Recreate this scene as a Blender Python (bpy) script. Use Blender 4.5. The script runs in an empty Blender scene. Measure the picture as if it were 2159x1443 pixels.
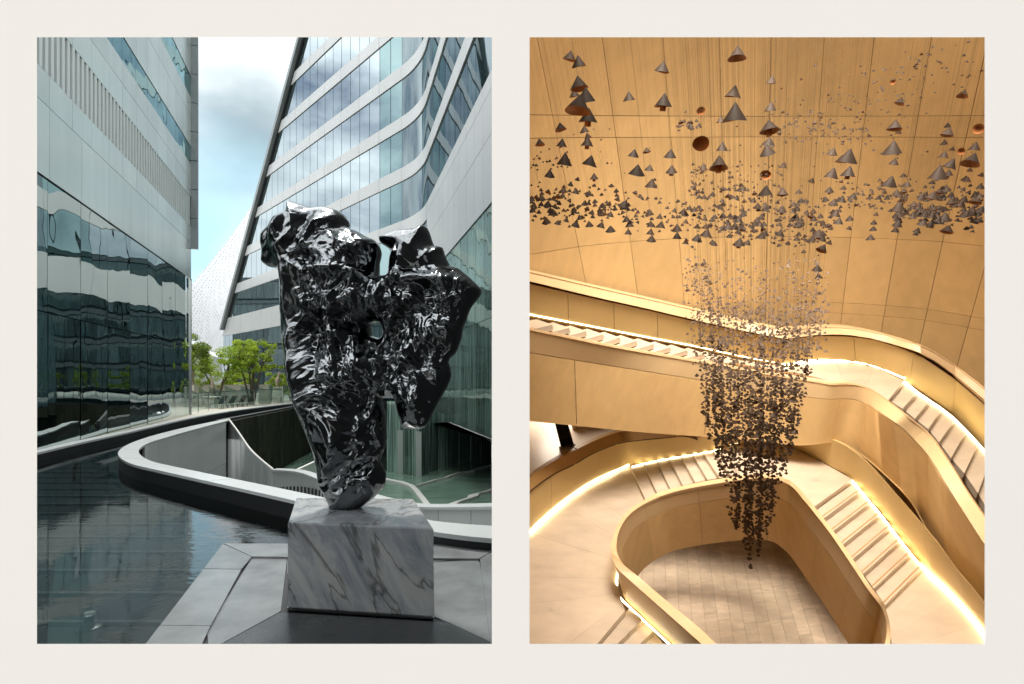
import bpy, math, random
import numpy as np
from mathutils import Vector, noise, geometry, Matrix

R = math.radians
scene = bpy.context.scene
col = scene.collection

# ------------------------------------------------------------------ camera
EYE = Vector((0.0, 0.0, 1.65))
cam_d = bpy.data.cameras.new('camera')
cam = bpy.data.objects.new('camera', cam_d)
col.objects.link(cam)
cam.location = EYE
cam.rotation_euler = (R(90), 0, 0)
cam_d.sensor_width = 36
cam_d.lens = 36 * 1200 / 2159
cam_d.shift_y = 78.5 / 2159
cam_d.clip_start = 0.05
cam_d.clip_end = 900
scene.camera = cam
scene.render.resolution_x = 1024
scene.render.resolution_y = 684

# ------------------------------------------------------------------ sky and sun
SUN_EL, SUN_AZ = 62, 14         # degrees; azimuth from +Y towards -X
world = bpy.data.worlds.new('World')
scene.world = world
world.use_nodes = True
wn = world.node_tree
wn.nodes.clear()
def N(t, kind, **kw):
    n = t.nodes.new(kind)
    for k, v in kw.items():
        setattr(n, k, v)
    return n
def L(t, a, b):
    t.links.new(a, b)
w_out = N(wn, 'ShaderNodeOutputWorld')
w_bg = N(wn, 'ShaderNodeBackground')
w_bg.inputs['Strength'].default_value = 0.15
sky = N(wn, 'ShaderNodeTexSky', sky_type='NISHITA')
sky.sun_disc = False
sky.sun_elevation = R(SUN_EL)
sky.sun_rotation = R(-SUN_AZ)
w_tc = N(wn, 'ShaderNodeTexCoord')
w_map = N(wn, 'ShaderNodeMapping')
w_map.inputs['Scale'].default_value = (1.0, 1.0, 1.9)
w_map.inputs['Location'].default_value = (0.31, 0.12, 0.4)
w_n = N(wn, 'ShaderNodeTexNoise')
w_n.inputs['Scale'].default_value = 2.1
w_n.inputs['Detail'].default_value = 7
w_n.inputs['Roughness'].default_value = 0.52
w_r = N(wn, 'ShaderNodeValToRGB')          # cloud cover
w_r.color_ramp.elements[0].position = 0.36
w_r.color_ramp.elements[1].position = 0.50
w_n2 = N(wn, 'ShaderNodeTexNoise')
w_n2.inputs['Scale'].default_value = 3.4
w_n2.inputs['Detail'].default_value = 5
w_r2 = N(wn, 'ShaderNodeValToRGB')         # lit and shaded sides of the clouds
w_r2.color_ramp.elements[0].position = 0.36
w_r2.color_ramp.elements[0].color = (14.5, 15.2, 15.6, 1)
w_r2.color_ramp.elements[1].position = 0.60
w_r2.color_ramp.elements[1].color = (23.0, 23.3, 23.2, 1)
w_mix = N(wn, 'ShaderNodeMix', data_type='RGBA')
L(wn, w_tc.outputs['Generated'], w_map.inputs['Vector'])
L(wn, w_map.outputs['Vector'], w_n.inputs['Vector'])
L(wn, w_map.outputs['Vector'], w_n2.inputs['Vector'])
L(wn, w_n.outputs['Fac'], w_r.inputs['Fac'])
L(wn, w_n2.outputs['Fac'], w_r2.inputs['Fac'])
L(wn, w_r.outputs['Color'], w_mix.inputs['Factor'])
L(wn, sky.outputs['Color'], w_mix.inputs['A'])
L(wn, w_r2.outputs['Color'], w_mix.inputs['B'])
# a broad grey cloud with a blue gap below it stands beyond the towers
def sky_patch(centre, r0, r1, wob):
    nm = N(wn, 'ShaderNodeVectorMath', operation='ADD')
    sc = N(wn, 'ShaderNodeVectorMath', operation='SCALE')
    sc.inputs['Scale'].default_value = wob
    L(wn, w_n2.outputs['Color'], sc.inputs[0])
    L(wn, w_tc.outputs['Generated'], nm.inputs[0])
    L(wn, sc.outputs['Vector'], nm.inputs[1])
    ds = N(wn, 'ShaderNodeVectorMath', operation='DISTANCE')
    ds.inputs[1].default_value = tuple(Vector(centre).normalized() + Vector((wob, wob, wob)) * .5)
    L(wn, nm.outputs['Vector'], ds.inputs[0])
    mr = N(wn, 'ShaderNodeMapRange', interpolation_type='SMOOTHSTEP')
    mr.inputs['From Min'].default_value = r0
    mr.inputs['From Max'].default_value = r1
    mr.inputs['To Min'].default_value = 1.0
    mr.inputs['To Max'].default_value = 0.0
    L(wn, ds.outputs['Value'], mr.inputs['Value'])
    return mr.outputs['Result']
# overcast gradient: the cloud cover is brighter overhead than near the horizon
w_sep = N(wn, 'ShaderNodeSeparateXYZ')
L(wn, w_tc.outputs['Generated'], w_sep.inputs['Vector'])
w_el = N(wn, 'ShaderNodeMapRange')
w_el.inputs['To Min'].default_value = 0.42
w_el.inputs['To Max'].default_value = 1.0
L(wn, w_sep.outputs['Z'], w_el.inputs['Value'])
w_cie = N(wn, 'ShaderNodeVectorMath', operation='SCALE')
L(wn, w_mix.outputs['Result'], w_cie.inputs[0])
L(wn, w_el.outputs['Result'], w_cie.inputs['Scale'])
g_mix = N(wn, 'ShaderNodeMix', data_type='RGBA')
g_mix.inputs['B'].default_value = (2.3, 3.0, 3.35, 1)
L(wn, sky_patch((-.46, 1, .415), .02, .27, .30), g_mix.inputs['Factor'])
L(wn, w_cie.outputs['Vector'], g_mix.inputs['A'])
b_mix = N(wn, 'ShaderNodeMix', data_type='RGBA')
b_mix.inputs['B'].default_value = (3.6, 5.6, 6.6, 1)
L(wn, sky_patch((-.53, 1, .23), .03, .24, .28), b_mix.inputs['Factor'])
L(wn, g_mix.outputs['Result'], b_mix.inputs['A'])
L(wn, b_mix.outputs['Result'], w_bg.inputs['Color'])
L(wn, w_bg.outputs['Background'], w_out.inputs['Surface'])

sun_d = bpy.data.lights.new('sun', 'SUN')
sun_d.energy = 2.9
sun_d.angle = R(6.0)
sun_d.color = (1.0, 0.95, 0.88)
sun = bpy.data.objects.new('sun', sun_d)
col.objects.link(sun)
sd = Vector((-math.sin(R(SUN_AZ)) * math.cos(R(SUN_EL)), math.cos(R(SUN_AZ)) * math.cos(R(SUN_EL)), math.sin(R(SUN_EL))))
sun.rotation_euler = sd.to_track_quat('Z', 'Y').to_euler()

vs = scene.view_settings
vs.view_transform = 'Standard'
vs.look = 'None'
vs.exposure = 0.25
vs.gamma = 1.0
vs.use_curve_mapping = False
try:
    scene.cycles.max_bounces = 8
    scene.cycles.diffuse_bounces = 4
    scene.cycles.glossy_bounces = 5
    scene.cycles.transparent_max_bounces = 8
    scene.cycles.sample_clamp_indirect = 6
    scene.cycles.caustics_reflective = False
    scene.cycles.caustics_refractive = False
except Exception:
    pass

# the stair hall: its upright axis and its lamps
UP = Vector((-0.274, -0.658, 0.839))
def hall_lamp(name, loc, aim, size, power, color=(1.0, 0.875, 0.735), spread=170):
    d = bpy.data.lights.new(name, 'AREA')
    d.shape = 'DISK'
    d.size = size
    d.energy = power
    d.color = color
    d.spread = R(spread)
    o = bpy.data.objects.new(name, d)
    col.objects.link(o)
    o.location = loc
    o.rotation_euler = (Vector(loc) - Vector(aim)).to_track_quat('Z', 'Y').to_euler()
    o['label'] = 'warm round ceiling lamp of the stair hall'
    o['category'] = 'lamp'
    return o
hall_lamp('ceiling_lamp', (2.6, 3.2, 6.9), (4.8, 12.0, -2.5), 4.8, 250)
hall_lamp('ceiling_lamp', (7.2, 4.6, 7.8), (6.5, 12.0, 0.0), 2.0, 80)
hall_lamp('ceiling_lamp', (2.0, 3.9, 7.4), (6.3, 14.5, -4.2), 3.6, 600, spread=66)
hall_lamp('ceiling_lamp', (1.3, 15.4, 1.6), (1.6, 15.6, -3.0), 1.0, 45)

# ------------------------------------------------------------------ helpers
def at(px, py, Y):
    """point at distance Y in front of the eye, seen at that place of the photograph"""
    return Vector(((px - 1079.5) / 1200 * Y, Y, EYE.z + (800 - py) / 1200 * Y))
def lvl(px, py, z):
    """point of the level plane z (outdoor court)"""
    return at(px, py, (EYE.z - z) * 1200 / (py - 800))
def hp(px, py, h):
    """point of the hall level that lies h metres below the eye"""
    return at(px, py, h * 1357 / (py - 270))

def link(name, me, mats, parent=None, loc=None):
    o = bpy.data.objects.new(name, me)
    if not isinstance(mats, (list, tuple)):
        mats = [mats]
    for m in mats:
        me.materials.append(m)
    if parent is not None:
        o.parent = parent
    if loc is not None:
        o.location = loc
    col.objects.link(o)
    return o
def mesh(verts, faces, smooth=None, mi=None):
    me = bpy.data.meshes.new('m')
    me.from_pydata([tuple(v) for v in verts], [], faces)
    if mi is not None:
        me.polygons.foreach_set('material_index', mi)
    if smooth is not None:
        me.shade_smooth()
        if smooth < 179:
            me.set_sharp_from_angle(angle=R(smooth))
    me.update()
    return me
def tag(o, label=None, cat=None, group=None, kind=None):
    if label: o['label'] = label
    if cat: o['category'] = cat
    if group: o['group'] = group
    if kind: o['kind'] = kind
    return o
def thing(name, label, cat, loc=(0, 0, 0), group=None):
    o = bpy.data.objects.new(name, None)
    o.empty_display_size = 0.2
    col.objects.link(o)
    o.location = loc
    return tag(o, label, cat, group)
class MB:
    def __init__(s):
        s.v, s.f, s.mi = [], [], []
    def add(s, v, f, m=0):
        b = len(s.v)
        s.v += [tuple(p) for p in v]
        s.f += [tuple(i + b for i in q) for q in f]
        s.mi += [m] * len(f)
        return s
    def prism(s, poly, off, m=0):
        """polygon (list of points) swept along the vector off"""
        n = len(poly)
        off = Vector(off)
        v = list(poly) + [Vector(p) + off for p in poly]
        f = [tuple(range(n)), tuple(reversed(range(n, 2 * n)))]
        f += [(i, i + n, (i + 1) % n + n, (i + 1) % n) for i in range(n)]
        return s.add(v, f, m)
    def box(s, c, d, m=0, rz=0.0):
        cx, cy, cz = c
        hx, hy, hz = d[0] / 2, d[1] / 2, d[2] / 2
        ca, sa = math.cos(rz), math.sin(rz)
        v = []
        for z in (-hz, hz):
            for x, y in ((-hx, -hy), (hx, -hy), (hx, hy), (-hx, hy)):
                v.append((cx + x * ca - y * sa, cy + x * sa + y * ca, cz + z))
        return s.add(v, [(3, 2, 1, 0), (4, 5, 6, 7), (0, 1, 5, 4), (1, 2, 6, 5), (2, 3, 7, 6), (3, 0, 4, 7)], m)
    def tube(s, pts, r, n=6, m=0, r1=None):
        pts = [Vector(p) for p in pts]
        k = len(pts)
        v = []
        for i, p in enumerate(pts):
            t = (pts[min(i + 1, k - 1)] - pts[max(i - 1, 0)]).normalized()
            a = t.orthogonal().normalized()
            b = t.cross(a)
            rr = r if r1 is None else r + (r1 - r) * i / max(k - 1, 1)
            for j in range(n):
                w = 2 * math.pi * j / n
                v.append(p + a * (rr * math.cos(w)) + b * (rr * math.sin(w)))
        f = []
        for i in range(k - 1):
            for j in range(n):
                f.append((i * n + j, i * n + (j + 1) % n, (i + 1) * n + (j + 1) % n, (i + 1) * n + j))
        f.append(tuple(reversed(range(n))))
        f.append(tuple((k - 1) * n + j for j in range(n)))
        return s.add(v, f, m)
    def slab(s, A, B, off, m=0):
        """solid strip between two polylines of equal length, thickened by off (a vector or one per point)"""
        n = len(A)
        offs = off if isinstance(off, list) else [Vector(off)] * n
        v = list(A) + list(B) + [A[i] + offs[i] for i in range(n)] + [B[i] + offs[i] for i in range(n)]
        f = []
        for i in range(n - 1):
            a, b, c, d = i, i + 1, n + i + 1, n + i
            f.append((a, b, c, d))
            f.append((d + 2 * n, c + 2 * n, b + 2 * n, a + 2 * n))
            f.append((a, a + 2 * n, b + 2 * n, b))
            f.append((d, c, c + 2 * n, d + 2 * n))
        f.append((0, n, 3 * n, 2 * n))
        f.append((n - 1, 3 * n - 1, 4 * n - 1, 2 * n - 1))
        return s.add(v, f, m)
    def build(s, name, mats, parent=None, smooth=None, loc=None):
        return link(name, mesh(s.v, s.f, smooth, s.mi), mats, parent, loc)
def resample(pts, n):
    """n points evenly along a polyline of vectors"""
    pts = [Vector(p) for p in pts]
    d = [0.0]
    for a, b in zip(pts, pts[1:]):
        d.append(d[-1] + (b - a).length)
    out = []
    j = 0
    for i in range(n):
        t = d[-1] * i / (n - 1)
        while j < len(d) - 2 and d[j + 1] < t:
            j += 1
        s = (t - d[j]) / max(d[j + 1] - d[j], 1e-9)
        out.append(pts[j].lerp(pts[j + 1], min(max(s, 0), 1)))
    return out
def smooth_line(pts, n, rounds=2):
    """Chaikin-rounded and resampled polyline"""
    p = [Vector(q) for q in pts]
    for _ in range(rounds):
        q = [p[0]]
        for a, b in zip(p, p[1:]):
            q += [a.lerp(b, .25), a.lerp(b, .75)]
        q.append(p[-1])
        p = q
    return resample(p, n)
def tess(poly, name, mats, parent=None, flip=False):
    tris = geometry.tessellate_polygon([[Vector(p) for p in poly]])
    fs = []
    for t in tris:
        a, b, c = (Vector(poly[i]) for i in t)
        up = (b - a).cross(c - a).z > 0
        fs.append(tuple(t) if up else tuple(reversed(t)))
    return link(name, mesh(poly, fs), mats, parent)
def copy_tree(o, parent=None):
    c = o.copy()
    col.objects.link(c)
    if parent is not None:
        c.parent = parent
    for ch in list(o.children):
        copy_tree(ch, c)
    return c

# ------------------------------------------------------------------ materials
def mat(name, base, rough=0.5, metal=0.0, ior=1.45, var=0.0, vscale=3.0, bump=0.0, bscale=20.0, stretch=(1, 1, 1), coat=0.0, per_obj=0.0, emit=0.0, rvar=0.0):
    m = bpy.data.materials.new(name)
    m.use_nodes = True
    t = m.node_tree
    p = t.nodes['Principled BSDF']
    p.inputs['Base Color'].default_value = (*base, 1)
    p.inputs['Roughness'].default_value = rough
    p.inputs['Metallic'].default_value = metal
    p.inputs['IOR'].default_value = ior
    p.inputs['Coat Weight'].default_value = coat
    p.inputs['Coat Roughness'].default_value = 0.08
    if emit:
        p.inputs['Emission Color'].default_value = (*base, 1)
        p.inputs['Emission Strength'].default_value = emit
    tc = N(t, 'ShaderNodeTexCoord')
    mp = N(t, 'ShaderNodeMapping')
    mp.inputs['Scale'].default_value = stretch
    L(t, tc.outputs['Object'], mp.inputs['Vector'])
    last = None
    if var:
        n = N(t, 'ShaderNodeTexNoise')
        n.inputs['Scale'].default_value = vscale
        n.inputs['Detail'].default_value = 6
        n.inputs['Roughness'].default_value = 0.6
        L(t, mp.outputs['Vector'], n.inputs['Vector'])
        r = N(t, 'ShaderNodeMapRange')
        r.inputs['From Min'].default_value = 0.25
        r.inputs['From Max'].default_value = 0.75
        r.inputs['To Min'].default_value = 1 - var
        r.inputs['To Max'].default_value = 1 + var
        L(t, n.outputs['Fac'], r.inputs['Value'])
        last = r.outputs['Result']
        if rvar:
            rr = N(t, 'ShaderNodeMapRange')
            rr.inputs['From Min'].default_value = 0.3
            rr.inputs['From Max'].default_value = 0.7
            rr.inputs['To Min'].default_value = max(rough - rvar, 0.02)
            rr.inputs['To Max'].default_value = rough + rvar
            L(t, n.outputs['Fac'], rr.inputs['Value'])
            L(t, rr.outputs['Result'], p.inputs['Roughness'])
    if per_obj:
        oi = N(t, 'ShaderNodeObjectInfo')
        r2 = N(t, 'ShaderNodeMapRange')
        r2.inputs['To Min'].default_value = 1 - per_obj
        r2.inputs['To Max'].default_value = 1 + per_obj
        L(t, oi.outputs['Random'], r2.inputs['Value'])
        if last is None:
            last = r2.outputs['Result']
        else:
            mm = N(t, 'ShaderNodeMath', operation='MULTIPLY')
            L(t, last, mm.inputs[0])
            L(t, r2.outputs['Result'], mm.inputs[1])
            last = mm.outputs[0]
    if last is not None:
        vm = N(t, 'ShaderNodeVectorMath', operation='SCALE')
        vm.inputs[0].default_value = base
        L(t, last, vm.inputs['Scale'])
        L(t, vm.outputs['Vector'], p.inputs['Base Color'])
    if bump:
        n = N(t, 'ShaderNodeTexNoise')
        n.inputs['Scale'].default_value = bscale
        n.inputs['Detail'].default_value = 5
        L(t, mp.outputs['Vector'], n.inputs['Vector'])
        b = N(t, 'ShaderNodeBump')
        b.inputs['Strength'].default_value = bump
        b.inputs['Distance'].default_value = 0.02
        L(t, n.outputs['Fac'], b.inputs['Height'])
        L(t, b.outputs['Normal'], p.inputs['Normal'])
    return m

def glass_mat(name, body, tint, refl, wav=0.35, wscale=0.9, rough=0.01, folds=0.0):
    """tinted curtain-wall glass: a mirror layer over what hangs behind it, bowed a little pane by pane"""
    m = bpy.data.materials.new(name)
    m.use_nodes = True
    t = m.node_tree
    t.nodes.clear()
    out = N(t, 'ShaderNodeOutputMaterial')
    dif = N(t, 'ShaderNodeBsdfDiffuse')
    glo = N(t, 'ShaderNodeBsdfGlossy')
    glo.inputs['Color'].default_value = (*tint, 1)
    glo.inputs['Roughness'].default_value = rough
    mx = N(t, 'ShaderNodeMixShader')
    fr = N(t, 'ShaderNodeFresnel')
    fr.inputs['IOR'].default_value = 1.6
    rg = N(t, 'ShaderNodeMapRange')
    rg.inputs['From Max'].default_value = 0.6
    rg.inputs['To Min'].default_value = refl
    rg.inputs['To Max'].default_value = 0.96
    L(t, fr.outputs['Fac'], rg.inputs['Value'])
    L(t, rg.outputs['Result'], mx.inputs['Fac'])
    L(t, dif.outputs['BSDF'], mx.inputs[1])
    L(t, glo.outputs['BSDF'], mx.inputs[2])
    L(t, mx.outputs['Shader'], out.inputs['Surface'])
    tc = N(t, 'ShaderNodeTexCoord')
    oi = N(t, 'ShaderNodeObjectInfo')
    # curtains and rooms behind the glass
    mp2 = N(t, 'ShaderNodeMapping')
    mp2.inputs['Scale'].default_value = (5.0, 5.0, 0.12)
    L(t, tc.outputs['Object'], mp2.inputs['Vector'])
    n2 = N(t, 'ShaderNodeTexNoise')
    n2.inputs['Scale'].default_value = 2.2
    n2.inputs['Detail'].default_value = 5
    L(t, mp2.outputs['Vector'], n2.inputs['Vector'])
    r2 = N(t, 'ShaderNodeMapRange')
    r2.inputs['From Min'].default_value = 0.3
    r2.inputs['From Max'].default_value = 0.7
    r2.inputs['To Min'].default_value = 1 - folds
    r2.inputs['To Max'].default_value = 1 + folds
    L(t, n2.outputs['Fac'], r2.inputs['Value'])
    ro = N(t, 'ShaderNodeMapRange')
    ro.inputs['To Min'].default_value = 0.6
    ro.inputs['To Max'].default_value = 1.5
    L(t, oi.outputs['Random'], ro.inputs['Value'])
    mul = N(t, 'ShaderNodeMath', operation='MULTIPLY')
    L(t, r2.outputs['Result'], mul.inputs[0])
    L(t, ro.outputs['Result'], mul.inputs[1])
    vm = N(t, 'ShaderNodeVectorMath', operation='SCALE')
    vm.inputs[0].default_value = body
    L(t, mul.outputs[0], vm.inputs['Scale'])
    L(t, vm.outputs['Vector'], dif.inputs['Color'])
    # waviness, different in each pane
    off = N(t, 'ShaderNodeVectorMath', operation='SCALE')
    off.inputs[0].default_value = (37, 11, 23)
    L(t, oi.outputs['Random'], off.inputs['Scale'])
    ad = N(t, 'ShaderNodeVectorMath', operation='ADD')
    L(t, tc.outputs['Object'], ad.inputs[0])
    L(t, off.outputs['Vector'], ad.inputs[1])
    n1 = N(t, 'ShaderNodeTexNoise')
    n1.inputs['Scale'].default_value = wscale
    n1.inputs['Detail'].default_value = 1.5
    L(t, ad.outputs['Vector'], n1.inputs['Vector'])
    b = N(t, 'ShaderNodeBump')
    b.inputs['Strength'].default_value = wav
    b.inputs['Distance'].default_value = 0.05
    L(t, n1.outputs['Fac'], b.inputs['Height'])
    L(t, b.outputs['Normal'], glo.inputs['Normal'])
    return m

M = {}
M['page'] = mat('cream_paint', (0.835, 0.775, 0.715), 0.95, ior=1.2, var=0.012, vscale=1.2)
M['dark_back'] = mat('dark_render', (0.03, 0.032, 0.034), 0.8)
M['clad'] = mat('metal_cladding', (0.76, 0.83, 0.80), 0.22, 0.55, var=0.08, vscale=0.9, stretch=(1.5, 1.5, 0.25), per_obj=0.06, bump=0.03, bscale=1.2)
M['clad_dark'] = mat('cladding_shadow_gap', (0.02, 0.024, 0.024), 0.6)
M['slat'] = mat('cladding_slat', (0.68, 0.74, 0.71), 0.4, 0.2)
M['slat_back'] = mat('slat_backing', (0.10, 0.11, 0.11), 0.6)
M['fin'] = mat('grey_fin', (0.22, 0.25, 0.25), 0.4, 0.3, var=0.08)
M['glass_left'] = glass_mat('court_glass', (0.018, 0.05, 0.05), (0.60, 0.67, 0.655), 0.42, 0.32, 0.55, folds=0.5)
M['glass_dark'] = glass_mat('strip_window_glass', (0.02, 0.05, 0.05), (0.42, 0.60, 0.62), 0.35, 0.4, 0.6, folds=0.4)
M['glass_tower'] = glass_mat('tower_glass', (0.06, 0.105, 0.12), (0.36, 0.42, 0.445), 0.26, 0.22, 0.25, folds=0.35)
M['glass_low'] = glass_mat('sunken_court_glass', (0.20, 0.29, 0.25), (0.38, 0.48, 0.45), 0.22, 0.3, 0.6, folds=0.85)
M['glass_dark_refl'] = glass_mat('dark_reflection_glass', (0.035, 0.085, 0.085), (0.22, 0.31, 0.32), 0.22, 0.3, 0.3, folds=0.6)  # darker panes paint in the reflection of a dark tower
M['mull'] = mat('mullion', (0.05, 0.07, 0.07), 0.4, 0.5)
M['band'] = mat('white_band_cladding', (0.53, 0.55, 0.54), 0.35, 0.1, var=0.05, vscale=0.4, per_obj=0.03)
M['white'] = mat('white_stone', (0.40, 0.43, 0.41), 0.35, var=0.06, vscale=1.0)
M['coping'] = mat('white_coping', (0.50, 0.53, 0.53), 0.28, var=0.05, vscale=1.5)
M['black'] = mat('black_shaded_stone', (0.006, 0.007, 0.008), 0.5)  # near black: shade and reflection painted into the parapet and kerb faces
M['inner'] = mat('white_court_panel', (0.58, 0.62, 0.60), 0.3, 0.15, var=0.05, vscale=0.6, per_obj=0.03)
M['granite'] = mat('grey_granite', (0.175, 0.187, 0.19), 0.22, var=0.25, vscale=3.5, bump=0.05, bscale=60, rvar=0.04, per_obj=0.10)
M['granite_shaded'] = mat('shaded_granite', (0.05, 0.053, 0.055), 0.25, var=0.2, vscale=4, bump=0.05, bscale=60, rvar=0.04)  # darker copy of the granite, the plinth's shadow painted into the front slab
M['deck'] = mat('terrace_paving', (0.42, 0.40, 0.34), 0.6, var=0.1, vscale=2)
M['soil'] = mat('ground_paving', (0.10, 0.10, 0.098), 0.9, var=0.2, vscale=0.5)
M['pool_floor'] = mat('pool_slate', (0.020, 0.020, 0.019), 0.7, var=0.3, vscale=2)
M['pool_nose'] = mat('pool_step_nosing', (0.12, 0.125, 0.12), 0.7)
M['bark'] = mat('bark', (0.13, 0.10, 0.065), 0.9, bump=0.6, bscale=12)
M['steel'] = mat('steel', (0.55, 0.55, 0.54), 0.25, 1.0)
M['pave_green'] = mat('green_water_tray', (0.16, 0.25, 0.19), 0.12, var=0.35, vscale=1.2, stretch=(0.6, 7, 1), bump=0.15, bscale=3)
M['fabric'] = mat('grey_sling', (0.10, 0.105, 0.10), 0.8)
M['whitepaint'] = mat('white_paint', (0.60, 0.60, 0.57), 0.5)
M['sand_art'] = mat('weathered_stone', (0.33, 0.27, 0.20), 0.8, var=0.3, vscale=5, bump=0.4, bscale=8)
M['planter'] = mat('planter_render', (0.66, 0.63, 0.55), 0.7, var=0.06)
# hall
M['ochre'] = mat('ochre_panel', (0.63, 0.435, 0.205), 0.65, var=0.09, vscale=1.3, stretch=(3.5, 3.5, 0.5), per_obj=0.08, bump=0.02, bscale=30)
M['ochre_gap'] = mat('panel_joint', (0.30, 0.18, 0.075), 0.8)
M['gold'] = mat('brushed_gold_panel', (0.58, 0.425, 0.19), 0.65, 0.0, var=0.05, vscale=1.0, per_obj=0.03)
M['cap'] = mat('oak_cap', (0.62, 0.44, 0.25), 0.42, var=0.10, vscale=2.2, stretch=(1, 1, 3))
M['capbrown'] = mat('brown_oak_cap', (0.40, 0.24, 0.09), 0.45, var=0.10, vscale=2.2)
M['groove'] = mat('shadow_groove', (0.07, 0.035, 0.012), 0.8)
M['stone'] = mat('travertine', (0.54, 0.455, 0.36), 0.35, var=0.13, vscale=1.6, stretch=(1, 2.2, 1), per_obj=0.05, rvar=0.08)
M['pale'] = mat('pale_oak_band', (0.66, 0.49, 0.28), 0.4, var=0.07, vscale=1.4, per_obj=0.03)
M['tile'] = mat('travertine_tile', (0.74, 0.61, 0.47), 0.25, var=0.14, vscale=2.0, stretch=(1, 2.5, 1), per_obj=0.09, rvar=0.08)
M['shell'] = mat('hall_lining', (0.62, 0.44, 0.22), 0.7)
M['led'] = mat('led_strip', (1.0, 0.86, 0.55), 0.5, emit=11.0)
M['cone_low'] = mat('bronze_cone_lightened', (0.075, 0.052, 0.037), 0.6, 0.0, ior=1.3, var=0.3, vscale=14, per_obj=0.3)  # same cones, colour lightened to make up for weaker light low down
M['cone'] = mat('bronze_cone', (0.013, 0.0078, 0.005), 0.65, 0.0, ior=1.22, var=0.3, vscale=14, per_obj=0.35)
M['copper'] = mat('copper_lining', (0.40, 0.16, 0.06), 0.45, 0.3, var=0.2, vscale=10)
M['wire'] = mat('hanging_wire', (0.18, 0.12, 0.06), 0.5, 0.5)
M['blackgloss'] = mat('black_gloss', (0.008, 0.008, 0.009), 0.2)
# ================================================================== the cream page margin, built as a wall with two openings
WY, WT = 1.60, 0.08
def wx(px): return (px - 1079.5) / 1200 * WY
def wz(py): return EYE.z + (800 - py) / 1200 * WY
o_l = (wx(78), wx(1037)); o_r = (wx(1116.5), wx(2076)); o_z = (wz(1358), wz(79))
wall = thing('page_wall', 'smooth cream page margin built as a wall with two tall rectangular openings side by side', 'wall', (0, WY, 0))
def wall_piece(x0, x1, z0, z1, s):          # s: splay of left, right, bottom, top edge towards the back
    f = [(x0, 0, z0), (x1, 0, z0), (x1, 0, z1), (x0, 0, z1)]
    b = [(x0 + s[0], WT, z0 + s[2]), (x1 + s[1], WT, z0 + s[2]), (x1 + s[1], WT, z1 + s[3]), (x0 + s[0], WT, z1 + s[3])]
    return f, b
mb = MB()
xs = [-5.0, o_l[0], o_l[1], o_r[0], o_r[1], 5.0]
bx = [-5.0, o_l[0] - .09, o_l[1] + .006, o_r[0] - .006, o_r[1] + .09, 5.0]
zs = [-0.35, o_z[0], o_z[1], 4.2]
bz = [-0.35, o_z[0] - .07, o_z[1] + .07, 4.2]
V = [(x, 0, z) for z in zs for x in xs] + [(x, WT, z) for z in bz for x in bx]
F, MI = [], []
K = 24
idx = lambda i, j: j * 6 + i
for j in range(3):
    for i in range(5):
        if j == 1 and i in (1, 3):
            a, b, c, d = idx(i, j), idx(i + 1, j), idx(i + 1, j + 1), idx(i, j + 1)
            for p, q in ((a, b), (b, c), (c, d), (d, a)):
                F.append((p, q, q + K, p + K)); MI.append(0)
            continue
        a, b, c, d = idx(i, j), idx(i + 1, j), idx(i + 1, j + 1), idx(i, j + 1)
        F.append((a, b, c, d)); MI.append(0)
        F.append((d + K, c + K, b + K, a + K)); MI.append(1)
me = mesh(V, F, None, MI)
link('wall_face', me, [M['page'], M['dark_back']], wall)

# ground sheet all round (the courts and the hall stand in an opening of it)
gv = [(-600, -600, -.33), (600, -600, -.33), (600, 1.7, -.33), (-600, 1.7, -.33)]
gv += [(-600, 1.7, -.33), (-45, 1.7, -.33), (-45, 110, -.33), (-600, 110, -.33)]
gv += [(30, 1.7, -.33), (600, 1.7, -.33), (600, 110, -.33), (30, 110, -.33)]
gv += [(-600, 110, -.33), (600, 110, -.33), (600, 800, -.33), (-600, 800, -.33)]
tag(link('lower_ground', mesh([(-45, 1.7, -6.7), (-.06, 1.7, -6.7), (-.06, 110, -6.7), (-45, 110, -6.7)], [(0, 1, 2, 3)]), M['soil']), kind='structure')
tag(link('ground', mesh(gv, [(0, 1, 2, 3), (4, 5, 6, 7), (8, 9, 10, 11), (12, 13, 14, 15)]), M['soil']), kind='structure')

# ================================================================== pool court
ZW = -0.10                       # water level
ZC = 0.15                        # top of the white parapet
outer_px = [(485, 882), (400, 899), (330, 916), (283, 931), (258, 943), (247, 955), (252, 965), (264, 973), (284, 981), (312, 987), (348, 995), (420, 1011), (520, 1033), (622, 1056), (700, 1074), (800, 1098), (908, 1121), (975, 1130), (1037, 1136), (1068, 1138)]
inner_px = [(481, 887), (400, 908), (345, 924), (312, 934), (297, 943), (291, 951), (296, 960), (306, 967), (322, 974), (348, 980), (420, 995), (528, 1017), (640, 1040), (720, 1057), (810, 1077), (905, 1098), (975, 1105), (1037, 1109), (1066, 1110)]
outer = smooth_line([lvl(x, y, ZC) for x, y in outer_px], 120, 2)
inner = smooth_line([lvl(x, y, ZC) for x, y in inner_px], 120, 2)
parapet = thing('parapet', 'low white curved parapet with black face round the sunken court', 'parapet', (0, 0, 0))
cuts = [0, 17, 34, 44, 56, 66, 76, 88, 102, 119]
for a, b in zip(cuts, cuts[1:]):
    A, B = outer[a:b + 1], inner[a:b + 1]
    g = 0.004
    A = [A[0].lerp(A[1], .06)] + A[1:-1] + [A[-1].lerp(A[-2], .06)]
    B = [B[0].lerp(B[1], .06)] + B[1:-1] + [B[-1].lerp(B[-2], .06)]
    MB().slab(A, B, (0, 0, -0.045)).build('coping_slab', M['coping'], parapet, 30)
A = [p + Vector((0, 0, -0.045)) for p in outer]
fo = [(b - a).normalized() for a, b in zip(inner, outer)]
A = [a - d * 0.012 for a, d in zip(A, fo)]
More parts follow.
